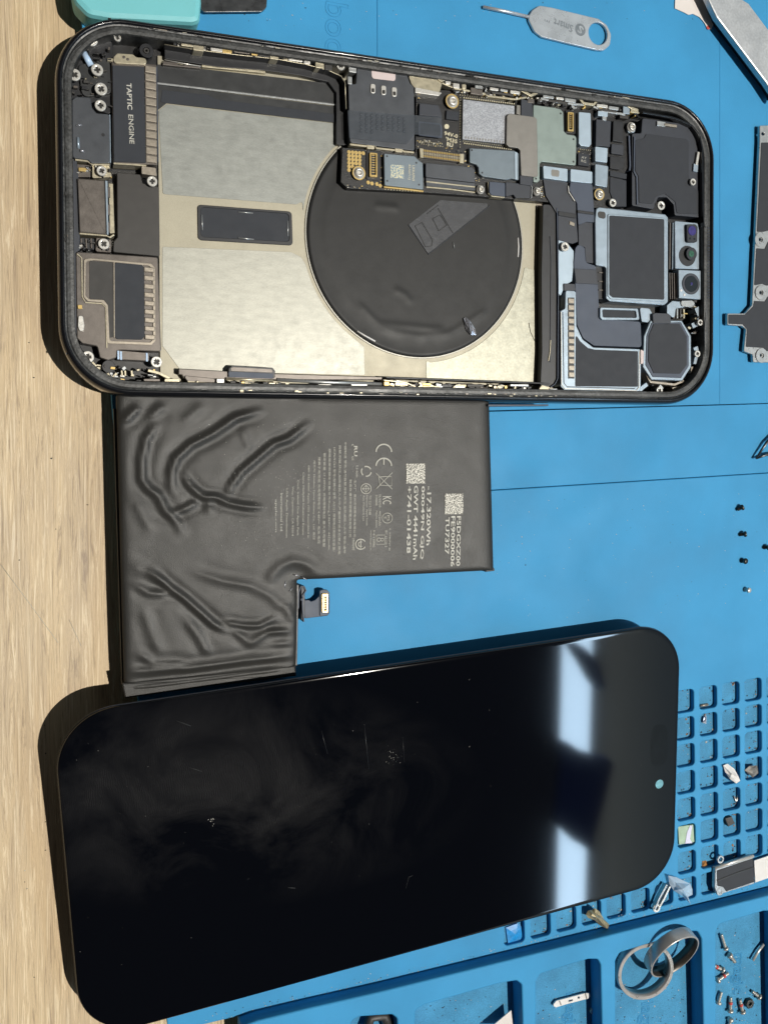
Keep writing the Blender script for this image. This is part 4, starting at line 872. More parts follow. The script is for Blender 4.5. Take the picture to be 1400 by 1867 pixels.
# ------------------------------------------------------------------ battery
BT = .93
BA = thing('phone_battery', 'black L-shaped lithium battery with wrinkled wrapper, printed labels and torn pull tabs', 'battery', tuple(P(430, 980, MT)))
ridges = [
 ([(473, 749), (430, 762), (389, 790), (348, 811), (321, 836), (313, 860), (313, 895)], 1.0, 7), ([(560, 773), (527, 800), (500, 809), (468, 836), (440, 860), (422, 885), (415, 904)], 1.0, 6),
 ([(288, 768), (267, 800), (259, 836), (259, 874), (270, 890), (289, 904), (302, 931), (321, 950), (332, 971)], .9, 7), ([(316, 936), (343, 925), (359, 914)], .6, 6),
 ([(332, 863), (348, 887), (370, 906), (394, 906), (416, 917), (446, 923), (476, 925)], .9, 6), ([(381, 909), (381, 936)], .6, 6), ([(299, 738), (272, 762)], .6, 8), ([(253, 741), (223, 771)], .9, 8), ([(441, 781), (454, 819)], .3, 6),
 ([(248, 912), (261, 944), (275, 966)], .35, 9), ([(370, 738), (332, 771)], .35, 9),
 ([(275, 1042), (311, 1072), (338, 1092), (364, 1115), (390, 1138), (413, 1151)], 1.0, 6), ([(410, 1134), (443, 1141), (476, 1141), (502, 1125)], .6, 5), ([(417, 1141), (456, 1174), (486, 1154), (528, 1151)], .5, 6),
 ([(351, 1042), (403, 1059), (459, 1069), (495, 1088), (525, 1121)], .45, 9), ([(246, 1065), (272, 1082), (311, 1082)], .5, 7), ([(341, 1131), (364, 1164), (380, 1194)], .5, 7), ([(252, 1190), (279, 1210), (338, 1210)], .45, 7),
 ([(229, 1226), (344, 1219), (443, 1205), (532, 1196)], .7, 8), ([(229, 1257), (344, 1243), (476, 1226), (538, 1219)], .8, 7), ([(262, 1111), (275, 1151), (292, 1190)], .35, 9), ([(500, 1175), (530, 1172)], .3, 5), ([(485, 1150), (520, 1150)], .25, 4),
 ([(492, 1066), (497, 1048), (512, 1032), (535, 1023), (558, 1028), (580, 1046)], .5, 9), ([(240, 1030), (300, 1060)], .3, 12), ([(520, 1100), (537, 1135)], .4, 6)]
def battery_mesh():
    Oo = origin_of(BA); du = 3.4
    us = list(np.linspace(0, 1, 100)); vs = list(np.linspace(0, 1, 100)); wsn = list(np.linspace(0, 1, 62))
    un = 47   # column index of the notch
    def xy(i, kind, t):
        """column i, t along"""
        if i <= un: a = i/un; xt = 213+(543-213)*a; xm = 222+(543.5-222)*a; xb = 228+(540.5-228)*a
        else: a = (i-un)/(99-un); xt = 543+(893-543)*a; xm = 543.5+(901-543.5)*a; xb = xm
        yt = 718+.014*(xt-213); ym = 1058-.05*(xm-543.5); yb = 1272-.128*(xb-228)
        if kind == 0: s = t; return xt+(xm-xt)*s, yt+(ym-yt)*s
        return xm+(xb-xm)*t, ym+(yb-ym)*t
    grid = {}
    pts = []
    for i in range(100):
        for j in range(100): pts.append((i, j)+xy(i, 0, vs[j]))
        if i <= un:
            for j in range(1, 62): pts.append((i, 99+j)+xy(i, 1, wsn[j]))
    X = np.array([p[2] for p in pts]); Y = np.array([p[3] for p in pts]); H = np.zeros(len(pts))
    for line, amp, w in ridges:
        d = np.full(len(pts), 1e9); 
        tot = sum(math.dist(line[k], line[k+1]) for k in range(len(line)-1)); acc = 0; T = np.zeros(len(pts)); S = np.zeros(len(pts))
        for (x0, y0), (x1, y1) in zip(line, line[1:]):
            L2 = (x1-x0)**2+(y1-y0)**2; t = np.clip(((X-x0)*(x1-x0)+(Y-y0)*(y1-y0))/L2, 0, 1)
            ex = X-(x0+(x1-x0)*t); ey = Y-(y0+(y1-y0)*t); dd = np.hypot(ex, ey); m = dd < d
            d = np.where(m, dd, d); T = np.where(m, (acc+t*math.sqrt(L2))/tot, T); S = np.where(m, np.sign(ex*(y0-y1)+ey*(x1-x0)), S)
            acc += math.sqrt(L2)
        env = np.clip(np.sin(np.pi*np.clip(T, .0, 1))*1.6+.25, 0, 1)
        H += amp*.062*env*(.60*np.exp(-(d/(.48*w))**1.15)+.5*np.exp(-(d/w)**2) - .40*np.exp(-((d-2.0*w)/(w*1.1))**2))
    # fine waviness
    from mathutils import noise
    H += np.array([.006*noise.noise(Vector((x/45, y/45, 0)))+.003*noise.noise(Vector((x/17, y/17, 3))) for x, y in zip(X, Y)])*np.where(X < 560, 1, .35)
    # pit round the flex outlet
    d = np.hypot(X-545, Y-1060); H -= .05*np.exp(-(d/26)**2)
    # tail end droops towards the fold
    verts = []
    for k, (i, j, x, y) in enumerate(pts):
        e = min(i, 99-i if j <= 99 else un-i, j)
        if j >= 99 and i <= un: e = min(i, un-i+0 if j > 99 else 99, (160-j))
        elif i > un: e = min(99-i, 99-j, j)
        elif j < 99: e = min(i, 99)
        drop = (.05, .018, .005)[e] if e < 3 else 0
        z = BT+H[k]-drop; 
        if j > 140: z -= .05*((j-140)/20)
        w = P(x, y, BT); verts.append((w.x-Oo.x, w.y-Oo.y, z-Oo.z)); grid[(i, j)] = k
    faces = []
    for (i, j), k in list(grid.items()):
        a, b, c = grid.get((i+1, j)), grid.get((i+1, j+1)), grid.get((i, j+1))
        if None in (a, b, c): continue
        if i >= un and j >= 99: continue
        faces.append((k, c, b, a))
    # walls
    from collections import Counter
    ec = Counter()
    for f in faces:
        for q in range(4): ec[(f[q], f[(q+1) % 4])] += 1
    low = {}
    def lo_(k):
        if k not in low: low[k] = len(verts); v = verts[k]; verts.append((v[0], v[1], MT+.012-Oo.z))
        return low[k]
    for (p, q) in list(ec):
        if (q, p) not in ec: faces.append((q, p, lo_(p), lo_(q)))
    me = raw_mesh('battery_wrap', verts, faces, ['pvc'], True); return me
BW = link('battery_wrap', battery_mesh(), BA)
pl('folded_edge', [(222, 1246), (330, 1236), (538, 1214), (541, 1233), (380, 1252), (228, 1274)], BT-.02, MT+.01, 'pvc', BA, .02, .03)
pl('side_flap', [(207, 745), (214, 745), (227, 1236), (222, 1240)], BT-.25, MT+.01, 'plastic', BA, 0, .01)
pl('seal_corner', [(888, 1030), (901, 1036), (902, 1041), (885, 1043)], BT-.1, MT+.02, 'pvc', BA, .01)
pl('side_flap', [(541, 1066), (545, 1066), (542, 1214), (538, 1214)], BT-.1, MT+.02, 'plastic', BA, 0)
for p in ([(535, 1048), (545, 1050)], [(550, 1052), (559, 1057)], [(527, 1078), (533, 1073)], [(520, 1060), (519, 1072)]): wire('torn_edge', p, .9, BT-.02, 'silverfoil', BA)
rb = random.Random(9); bm = bmesh.new(); Ob = origin_of(BA)
for k in range(420):
    x = rb.gauss(520, 70); y = rb.gauss(880, 90)
    if not (230 < x < 880 and 760 < y < 1020): continue
    w = P(x, y, BT+.008+.01)-Ob; r = rb.choice((.004, .006, .009)); a = rb.random()*6
    bm.faces.new([bm.verts.new((w.x+r*math.cos(a+q*2.1), w.y+r*math.sin(a+q*2.1), w.z)) for q in range(3)])
me = bpy.data.meshes.new('wrap_specks'); bm.to_mesh(me); bm.free(); me.materials.append(mm['printd']); o = link('wrap_specks', me, BA); o['kind'] = 'stuff'
# connector tail
pl('flex_tail', [(549, 1072), (552, 1068), (556, 1069), (556, 1125), (553, 1133), (549, 1130)], MT+.30, MT+.02, 'slate2', BA, .01)
ribbon('flex_tail', [(544, 1110), (545, 1080), (549, 1069), (555, 1070), (558, 1077), (553, 1085), (549, 1095)], 2.4, MT+.34, MT+.05, 'slate', BA)
ribbon('flex_tail', [(551, 1085), (552, 1110), (554, 1134)], 2.4, MT+.34, MT+.05, 'slate', BA)
pl('flex_tail', [(552, 1095), (563, 1094), (567, 1097), (575, 1094), (581, 1088), (583, 1079), (590, 1075), (598, 1077), (600, 1082), (601, 1118), (597, 1123), (556, 1128)], MT+.22, MT+.19, 'slate', BA, .02)
bc = pl('battery_plug', [(583, 1077), (590, 1075), (597, 1076), (601, 1081), (601, 1117), (597, 1122), (583, 1124)], MT+.25, MT+.17, 'slate', BA, .03)
socket(587.5, 1083, 598, 1117, MT+.31, bc, 0)
# print on the battery (px of crop = 530 + cx/3.684, 780 + cy/3.684)
def bt(s, cx, y0, y1, h, m='printd', bold=0., par=BW):
    x = 530+cx/3.684; a = 780+y0/3.684; b = 780+y1/3.684
    return text('printed_lettering', s, x, (a+b)/2, BT+.012, h/3.684, m, par, -90, b-a, bold=bold)
for s, cx, y0, y1 in (('F5DGXZ00', 1126, 600, 922), ('FE9000006', 1088, 600, 926), ('TU7327', 1050, 605, 845), ('-17.320Wh', 926, 400, 782), ('00049N GJQ', 882, 400, 876), ('GWT 4441mAh', 838, 396, 878), ('+741-01438', 794, 400, 836)):
    bt(s, cx, y0, y1, 29, 'printg', .02)
cn = '中国制造 更多信息请参见 制造商 限定电池 不得拆卸 压碎 加热或投入火中 警告 使用'
lines = [('中国制造 警告:请勿拆解,穿刺,挤压,加热或投入火中 警告:请勿', 364, 105, 835), ('拆解,刺破,挤压,加热或投入火中,严重损坏或水后禁止使用', 327, 125, 842), ('1ICP6/91/64 型号/型號/모델명: A3121 限制电压和额定容量/', 292, 140, 826), ('標稱電壓和額定容量/정격/Rating 3.869V⎓ 4422mAh,', 258, 146, 820),
         ('额定能量 17.109Wh 充电限制电压 最大充电電壓', 225, 175, 795), ('锂离子电池组 充电限制电压 4.48V⎓ 电池 电压', 190, 200, 775), ('제조자: Huizhou Desay Battery Co., Ltd. 高压', 156, 222, 750), ('080-333-4000 Apple (인) Assembled in', 119, 256, 738), ('China Hollyhill Industrial Estate', 83, 302, 718), ('Cork, Ireland One Apple Park', 47, 352, 722), ('Way, Cupertino, CA 95014', 12, 395, 725),
         ('USA Apple Distribution', -28, 410, 735), ('International Ltd.', -62, 440, 700), ('apple.com', -100, 480, 700), ('生产厂: 惠州市德赛电池有限公司', 430, 355, 730), ('製造商:惠州市德賽電池有限公司', 400, 350, 730), ('Li-ion', 446, 255, 330),
         ('TIS 2217-2548', 532, 455, 582), ('Importer: Apple South', 510, 455, 655), ('Asia (Thailand) Ltd.', 488, 455, 625), ('YU10739-', 598, 445, 540), ('23008', 575, 450, 520), ('4422mAh', 598, 560, 655), ('Apple Japan', 575, 555, 668), ('IS 16046(Part 2)/', 663, 678, 825), ('IEC 62133-2', 640, 690, 800), ('R-41138880', 558, 690, 800), ('www.bis.gov.in', 536, 690, 820), ('M09090', 420, 745, 820)]
for s, cx, y0, y1 in lines: bt(s, cx, y0, y1, 17 if cx < 480 else 15)
def bpx(cx, cy): return (530+cx/3.684, 780+cy/3.684)
def sym(pts, w=4.5, m='printd'):
    p = [bpx(*q) for q in pts]; O2 = origin_of(BW)
    return ribbon('printed_symbol', p, w/3.684, BT+.018, BT+.0155, m, BW)
def sarc(cx, cy, r, a0, a1, w=4.5, n=18): sym([(cx+r*math.cos(math.radians(a0+(a1-a0)*k/n)), cy+r*math.sin(math.radians(a0+(a1-a0)*k/n))) for k in range(n+1)], w)
sarc(625, 162, 52, 180, 360, 9); sarc(625, 256, 52, 180, 360, 9); sym([(625, 206), (625, 248)], 8)      # CE
sym([(572, 412), (682, 300)], 4); sym([(572, 304), (682, 412)], 4); sym([(590, 330), (675, 325), (678, 390), (600, 385), (590, 330)], 4)
sarc(648, 606, 34, 0, 360, 4); bt('PS', 655, 588, 625, 18); bt('E', 635, 598, 612, 16); sarc(506, 409, 34, 0, 360, 5); sym([(506, 385), (530, 409), (506, 433), (482, 409), (506, 385)], 5); sym([(506, 385), (506, 433)], 4); sym([(482, 409), (530, 409)], 4)
for a in (0, 120, 240): sarc(507, 292, 33, a+10, a+95, 8, 8)
sym([(575, 720), (630, 720), (630, 782), (575, 782), (575, 720)], 4); sarc(592, 751, 12, 0, 360, 4, 12); sarc(614, 751, 10, 0, 360, 4, 12)
sarc(470, 782, 34, 30, 330, 7); sym([(470, 755), (470, 810)], 6); sarc(470, 782, 16, 60, 300, 6)
bt('KC', 646, 460, 512, 60, 'printd'); bt('RU', 436, 122, 190, 24, 'printd', .02); bt('c', 416, 108, 122, 14); bt('us', 416, 192, 218, 14)
pm = codem.copy(); rr = [n for n in pm.node_tree.nodes if n.type == 'VALTORGB'][0]; rr.color_ramp.elements[0].color = lin('#45443f'); rr.color_ramp.elements[1].color = lin('#9c9a92'); mm['bcode'] = pm
for x0, y0, x1, y1 in ((776, 240, 902, 374), (1036, 442, 1158, 580)):
    pl('speckled_print_block', [bpx(x0, y0), bpx(x1, y0), bpx(x1, y1), bpx(x0, y1)], BT+.018, BT+.0155, 'bcode', BW, 0, 0)

# ------------------------------------------------------------------ display assembly, propped on the end of the battery
DN = (Matrix.Rotation(.01, 3, 'Y') @ Matrix.Rotation(.080, 3, 'X')) @ Vector((0, 0, 1))
DC = P(665, 1490, 1.06)
def PD(px, py, h=0):
    d = ray(px, py); t = (DC+DN*h-CAM).dot(DN)/d.dot(DN); return CAM+d*t
DT = thing('display_assembly', 'detached black glass phone screen with smudges, lying face up on the mat', 'phone screen', tuple(DC-DN*.25))
dx = (PD(1200, 1490)-PD(100, 1490)).normalized(); dy = DN.cross(dx); DR = Matrix((dx, dy, DN)).transposed()
DT.rotation_euler = DR.to_euler()
DCOR = [(95, 1307), (1242, 1135), (1229, 1606), (149, 1903)]
def dloc(px, py, h=0):
    v = PD(px, py, h)-DT.location; return DR.transposed() @ v
def dquad(ins): 
    q = ccw([dloc(x, y).xy for x, y in DCOR]); return fillet(inset([Vector(v) for v in q], ins), 1.28-ins*.8, 16)
def dloft(name, prof, m, cap=True, parent=DT):
    bm = bmesh.new(); L = [[bm.verts.new((v.x, v.y, z)) for v in dquad(d)] for d, z in prof]; n = len(L[0])
    for a, b in zip(L, L[1:]):
        for i in range(n): f = bm.faces.new((a[i], a[(i+1) % n], b[(i+1) % n], b[i])); f.smooth = True
    if cap: bm.faces.new(L[-1])
    else: pass
    me = bpy.data.meshes.new(name); bm.to_mesh(me); bm.free(); me.materials.append(mm[m]); return link(name, me, parent)
dloft('glass_panel', [(.05, .13), (.0, .17), (.0, .215), (.02, .238), (.05, .2485), (.12, .25)], 'glass')
dloft('back_frame', [(.25, .0), (.10, .0), (.06, .03), (.06, .10), (.04, .125), (.05, .135)], 'housing', False)
me = slab_mesh(dquad(.12), .01, .10, 0, 0, 'metal_backing'); me.materials.append(mm['slate2']); link('metal_backing', me, DT)
dloft('rim_gasket', [(.05, .118), (-.012, .125), (-.016, .145), (-.004, .165), (.03, .168)], 'slate2', False)
def dpl(name, pts, m, h=.252, h0=.246, r=.3, parent=DT):
    q = [dloc(x, y).xy for x, y in pts]; me = slab_mesh(q, h0, h, 0.0, r, name, 10); me.materials.append(mm[m]); return link(name, me, parent)
mm['pill'] = M('sensor_window_glass', '#07090c', .06, 0, .1, 3, spec=.35)
dpl('sensor_window', [(1186, 1325), (1217, 1318), (1216, 1393), (1186, 1400)], 'pill', .2515, .25, .3)
c = dloc(1202, 1430); me = slab_mesh(circ(c, .125, 24), .248, .2525, 0, 0, 'camera_window'); mm['tealglass'] = M('teal_camera_window', '#6fa6b3', .15, 0, .35, 6, coat=.5); me.materials.append(mm['tealglass']); link('camera_window', me, DT)
# scuffs, dust specks and a smashed crumb on the glass
rg = random.Random(11); DM = []
bm = bmesh.new()
def fleck(bm, c, s, z):
    n = 4; a0 = rg.random()*6; vs = [bm.verts.new((c.x+s*rg.uniform(.4, 1.2)*math.cos(a0+k*1.57), c.y+s*rg.uniform(.4, 1.2)*math.sin(a0+k*1.57), z+rg.uniform(0, .004))) for k in range(n)]
    bm.faces.new(vs)
for k in range(80): fleck(bm, dloc(rg.uniform(130, 1180), rg.uniform(1200, 1800)), rg.choice((.004, .005, .009)), .252)
for k in range(40): fleck(bm, dloc(rg.gauss(718, 8), rg.gauss(1378, 8)), rg.choice((.004, .007, .011)), .254)
for k in range(10): fleck(bm, dloc(rg.gauss(385, 3), rg.gauss(1497, 3)), .016, .254)
bmesh.ops.delete(bm, geom=[v for v in bm.verts if abs(v.co.y) > 3.5], context='VERTS')
me = bpy.data.meshes.new('dust_specks'); bm.to_mesh(me); bm.free(); me.materials.append(mm['greyl']); o = link('dust_specks', me, DT); o['kind'] = 'stuff'
def dline(name, pts, r, m):
    me = tube_mesh([Vector((dloc(x, y).x, dloc(x, y).y, .251)) for x, y in pts], r, name, 4); me.materials.append(mm[m]); link(name, me, DT)
mm['scuff'] = M('glass_scratch', '#3a3b3b', .6, 0, .2, 5)
dline('scratch', [(586, 1333), (597, 1375)], .008, 'plastic'); dline('scratch', [(664, 1322), (672, 1402)], .010, 'plastic'); dline('scratch', [(734, 1345), (737, 1390)], .006, 'plastic')
dline('scratch', [(323, 1315), (348, 1324)], .005, 'scuff'); dline('scratch', [(346, 1400), (368, 1407)], .004, 'scuff'); dline('scratch', [(525, 1619), (538, 1620)], .007, 'scuff'); dline('scratch', [(740, 1620), (745, 1600), (752, 1597)], .004, 'scuff')

wire('long_scratch', [(0, 1028), (50, 1095), (106, 1172)], .5, .001, 'dust', TB, 4)
wire('long_scratch', [(126, 1130), (148, 1178)], .5, .001, 'dust', TB, 4)
# ------------------------------------------------------------------ tools and loose things
# turquoise-handled scraper
t = thing('scraper_tool', 'turquoise rubber handled metal scraper lying at the top left above the phone', 'scraper', tuple(P(240, 0, MT)))
pl('handle', [(118, -90), (360, -70), (368, 0), (365, 37), (352, 41), (200, 33), (160, 26), (135, 0)], MT+.62, MT+.02, 'teal', t, .25, .12)
pl('blade', [(362, -70), (480, -60), (487, -2), (486, 12), (478, 20), (366, 21)], MT+.16, MT+.10, 'blade', t, .10, .01)
# sim ejector
SE = thing('sim_eject_tool', 'steel ring shaped SIM eject pin engraved with a round emblem', 'sim tool', tuple(P(1040, 50, MT)))
zz = MT+.09; O3 = origin_of(SE)
def zp(x, y): return (860+x/2.593, y/2.593)
outl = [zp(270, 72), zp(285, 45), zp(320, 22), zp(380, 32), zp(600, 85), zp(640, 115), zp(660, 160), zp(655, 210), zp(625, 236), zp(590, 234), zp(460, 204), zp(330, 172), zp(295, 145), zp(268, 90)]
hc = P(*zp(597, 156), zz); hr = 51/2.593*PXC(1090, 60, zz)
q = fillet(ccw([P(x, y, zz).xy-O3.xy for x, y in outl]), .16)
me = holes_mesh(q, [circ(hc-O3, hr*.93, 32)[::-1]], MT+.015-O3.z, zz-O3.z, 'eject_body', .02); me.materials.append(mm['ss']); SB_ = link('ring_plate', me, SE)
wire('pin', [zp(52, 30), zp(160, 52), zp(272, 78)], 3.0, MT+.05, 'ss', SE, 10)
mm['etch'] = M('etched_grey', '#6f777e', .5, .3, .1, 8)
text('engraved_lettering', 'Smart', *zp(432, 118), zz, 13, 'etch', SB_, 171, 38, bold=.01)
text('engraved_lettering', 'm', *zp(355, 96), zz, 3.5, 'etch', SB_, 171, 10)
disc('engraved_emblem', *zp(513, 138), 10.2, zz+.003, zz, 'etch', SB_, bev=0)
text('engraved_emblem', 'S', *zp(513, 138), zz+.004, 13, 'ss', SB_, 150, 10, bold=.03)
# torn paper
pp = pl('torn_paper', [(1232, -20), (1298, -30), (1310, 25), (1303, 37), (1297, 52), (1290, 52), (1284, 40), (1275, 30), (1263, 24), (1255, 26), (1248, 22), (1230, 14)], MT+.03, MT+.015, 'paper', None, 0, .002)
tag(pp, 'torn scrap of white paper with a red spot at its tip, under the metal bar', 'paper')
disc('red_spot', 1291, 49, 3.4, MT+.033, MT+.03, 'red', pp, n=10, bev=0)
# aluminium bar
br = thing('metal_bar', 'wide scuffed aluminium bar lying diagonally in the top right corner', 'metal bar', tuple(P(1370, 60, MT)))
pl('bar_face', [(1283, -20), (1308, -30), (1365, 5), (1440, 105), (1420, 185), (1396, 148), (1307, 30)], MT+.42, MT+.25, 'ssb', br, .05, .03)
pl('bar_underside', [(1290, -18), (1304, -22), (1365, 10), (1430, 110), (1415, 180), (1398, 152), (1308, 33)], MT+.25, MT+.01, 'tipdark', br, .02, .01)
# shield bracket at right edge
z = MT+.16
bk = thing('shield_bracket', 'stamped steel bracket with black film and screw lugs at the right edge', 'bracket', tuple(P(1390, 450, MT)))
plh('bracket_plate', [(1385, 228), (1460, 226), (1460, 662), (1373, 660), (1372, 646), (1356, 640), (1360, 600), (1353, 594), (1326, 592), (1326, 571), (1358, 571), (1371, 556), (1377, 430), (1385, 255)],
    [[(1391+3*math.cos(a), 243+3*math.sin(a)) for a in np.linspace(0, 6, 8)], [(1385+3*math.cos(a), 436+3*math.sin(a)) for a in np.linspace(0, 6, 8)], [(1386+3*math.cos(a), 533+3*math.sin(a)) for a in np.linspace(0, 6, 8)], [(1386+3*math.cos(a), 647+3*math.sin(a)) for a in np.linspace(0, 6, 8)]], z, MT+.06, 'steel', bk, .04, .012)
pl('black_film', [(1388, 259), (1458, 259), (1458, 420), (1400, 420), (1392, 422), (1380, 422)], z+.012, z, 'label', bk, .03, .004)
pl('black_film', [(1379, 452), (1394, 453), (1400, 440), (1458, 440), (1458, 520), (1396, 520), (1390, 517), (1375, 520)], z+.012, z, 'label', bk, .03, .004)
pl('black_film', [(1328, 573), (1358, 573), (1373, 558), (1375, 548), (1394, 549), (1400, 540), (1458, 540), (1458, 640), (1398, 640), (1392, 634), (1360, 632), (1362, 600), (1354, 591), (1328, 590)], z+.012, z, 'label', bk, .03, .004)
for x, y in ((1387, 436), (1388, 533), (1389, 648)): disc('screw_lug', x, y, 12, z+.03, z, 'steel', bk, 4, 20)
# wire tip
tw = thing('tweezer_tips', 'dark pointed tweezer tips reaching in at the right edge below the bracket', 'tweezers', tuple(P(1400, 820, MT)))
for pts in ([(1378, 836), (1398, 806), (1415, 790)], [(1379, 836), (1396, 829), (1420, 826)]):
    q = [P(x, y, MT+.1)-origin_of(tw) for x, y in pts]; me = tube_mesh(q, .045, 'arm', 8, [.5, 1, 1.2]); me.materials.append(mm['tipdark']); link('arm', me, tw)
# screws lying about
def loose_screw_mesh(L=.26, r=.045, hr_=.085, m='screw', band=None):
    head = lathe_mesh([(r, 0), (hr_, .0), (hr_, .05), (hr_*.8, .07), (hr_*.3, .07)], 12, 'h'); sh = []
    prof = [(r*.98, .002)]; n = 7
    for k in range(n): prof += [(r*.8, -L*(k+.3)/n), (r*1.05, -L*(k+.8)/n)]
    prof += [(r*.5, -L)]
    sh = lathe_mesh(prof, 10, 's'); parts = [(head, m), (sh, m if not band else m)]
    if band: parts.append((lathe_mesh([(r*1.12, -L*.45), (r*1.14, -L*.55), (r*1.12, -L*.65)], 10, 'b'), band))
    return join_meshes(parts, 'loose_screw')
mm['sk'] = M('worn_screw_steel', '#c2bdb2', .28, .55, .2, 25)
SM = loose_screw_mesh(m='sk'); SMR = loose_screw_mesh(.34, .05, .085, 'sk', 'red'); SML = loose_screw_mesh(.40, .045, .075, 'sk'); SMT = loose_screw_mesh(.10, .05, .07)
mm['dk'] = M('dark_steel', '#4b4a46', .35, .8, .3, 20); SMD = loose_screw_mesh(.10, .05, .075, 'dk')
SCK = 1.08
def lscrew(mesh, x, y, z, ang, lab, group=None, tilt=90, s=1.):
    """ang: direction (deg, photograph sense) in which the head points"""
    a = math.radians(ang); w = P(x, y, z); o = link('loose_screw', mesh, None, w)
    d = Vector((math.cos(a)*math.sin(math.radians(tilt)), math.sin(a)*math.sin(math.radians(tilt)), math.cos(math.radians(tilt))))
    o.rotation_euler = d.to_track_quat('Z', 'Y').to_euler(); o.scale = (s*SCK,)*3; tag(o, lab, 'screw', group); return o
for x, y, lab, mesh_, an, tl in ((1351, 926, 'tiny dark screw on the flat mat, topmost of the loose column of four', SMD, 30, 60), (1356, 974, 'tiny dark screw on the flat mat, second from the top of the column', SMD, 10, 50), (1357, 1023, 'tiny dark hexagonal screw on the flat mat, third from the top of the column', SMD, 0, 20), (1363, 1076, 'tiny bright silver screw on the flat mat, lowest of the column of four', SMT, 0, 15)):
    lscrew(mesh_, x, y, MT+.09, an, lab, 'tiny screws in a column on the mat', tl)
lscrew(SMD, 1399, 998, MT+.09, 0, 'tiny dark screw cut by the right edge of the photo beside the column', 'tiny screws in a column on the mat', 40)
fz = CF
G = 'screws in the right hand tray'
for x, y, ang, mesh_, lab in ((1322, 1728, 290, SML, 'long thin silver screw near the top left of the screw tray'), (1331, 1744, 130, SM, 'small silver screw lying against the tip of the long thin screw'),
                              (1315, 1768, -30, SMR, 'short screw with red threadlock by the left wall of the tray, upper one'), (1310, 1787, 200, SMR, 'stubby screw with red threadlock by the left wall of the tray, lower one'),
                              (1310, 1827, 250, SM, 'plain silver screw leaning by the left wall near the bottom'), (1331, 1842, 268, SMR, 'upright looking red marked screw, above another at the bottom of the tray'), (1331, 1862, 80, SMR, 'red marked screw cut by the bottom edge of the photo'),
                              (1353, 1844, 285, SMR, 'red banded screw lying alone between the bottom screws and the dark nut'), (1382, 1817, 320, SM, 'small silver screw by the right wall of the screw tray')):
    lscrew(mesh_, x, y, fz+.09, ang, lab, G, 88, 1.0)
pn = wire('metal_pin', [(1372, 1752), (1382, 1735), (1392, 1722)], 2.4, fz+.1, 'screw', None, 10); tag(pn, 'slim bright metal pin leaning on the right wall of the screw tray', 'pin')
nt_ = disc('dark_nut', 1368, 1832, 8, fz+.12, fz, 'dk', None, 3, 6); tag(nt_, 'dark blackened nut in the screw tray beside the red banded screw', 'nut')
nt2 = disc('silver_nut', 1082, 1845, 5.5, fz+.08, fz, 'screw', None, 2.2, 12); tag(nt2, 'small silver nut at the right wall of the tray with the clip', 'nut')
# clip plate in the tray
cl = thing('spring_clip', 'flat silver spring clip with a hole lying in the tray left of the rings', 'clip', tuple(P(1042, 1825, fz)))
plh('clip_plate', [(1009, 1832), (1014, 1826), (1066, 1812), (1075, 1812), (1077, 1818), (1072, 1822), (1030, 1833), (1014, 1838), (1009, 1836)], [[(1036, 1825), (1044, 1823), (1044, 1826), (1036, 1828)], [(1055+2.2*math.cos(a), 1820+2.2*math.sin(a)) for a in np.linspace(0, 5.5, 7)]], fz+.10, fz+.05, 'white', cl, .04, .008)
ribbon('clip_crease', [(1067, 1812), (1070, 1823)], 2, fz+.11, fz+.09, 'greyl', cl); ribbon('clip_crease', [(1020, 1826), (1023, 1834)], 2, fz+.11, fz+.09, 'greyl', cl)
# rings
def ring_mesh(R, w, th):
    pr = [(R-th, -w/2), (R-th*.15, -w/2), (R, -w/2+th*.5), (R, w/2-th*.5), (R-th*.15, w/2), (R-th, w/2)]
    n = 64; bm = bmesh.new(); L = []
    for r, z in pr: L.append([bm.verts.new((r*math.cos(2*math.pi*k/n), r*math.sin(2*math.pi*k/n), z)) for k in range(n)])
    for i in range(len(L)):
        a, b = L[i], L[(i+1) % len(L)]
        for k in range(n): f = bm.faces.new((a[k], a[(k+1) % n], b[(k+1) % n], b[k])); f.smooth = abs(pr[i][0]-pr[(i+1) % len(pr)][0]) < th*.2
    bmesh.ops.recalc_face_normals(bm, faces=bm.faces)
    me = bpy.data.meshes.new('band'); bm.to_mesh(me); bm.free(); me.materials.append(mm['ringm']); return me
RM = ring_mesh(.82, .32, .10)
o = link('steel_ring', RM, None, P(1173, 1767, fz+.34)); o.rotation_euler = (math.radians(3), math.radians(-9), 0); tag(o, 'brushed steel ring lying flat in the tray, the left one of the linked pair', 'ring', 'steel rings')
vw = (CAM-P(1222, 1740, fz+.6)).normalized(); e_ = (RW.transposed() @ Vector((.60, -.80, 0))); e_ = (e_-vw*e_.dot(vw)).normalized()
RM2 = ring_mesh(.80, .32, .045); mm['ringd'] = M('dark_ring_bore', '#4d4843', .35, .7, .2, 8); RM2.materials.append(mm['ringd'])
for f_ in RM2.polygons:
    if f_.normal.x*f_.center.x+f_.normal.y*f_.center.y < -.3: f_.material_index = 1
o = link('steel_ring', RM2, None, P(1224, 1737, fz+.55)); o.rotation_euler = (vw*.36+e_*.93).to_track_quat('Z', 'Y').to_euler(); tag(o, 'steel ring leaning steeply on the flat ring, its dark inner side showing', 'ring', 'steel rings')
# bits in trays
o = pl('paper_corner', [(888, 1880), (932, 1843), (936, 1880)], fz+.3, fz+.27, 'paper', None, 0, .002); tag(o, 'pointed white paper corner sticking up at the bottom edge tray', 'paper')
o = wire('brown_rod', [(668, 1880), (676, 1855), (700, 1852), (712, 1880)], 9, fz+.2, 'brownd', None, 10); tag(o, 'dark brown rod end in the small tray at the bottom edge', 'rod')
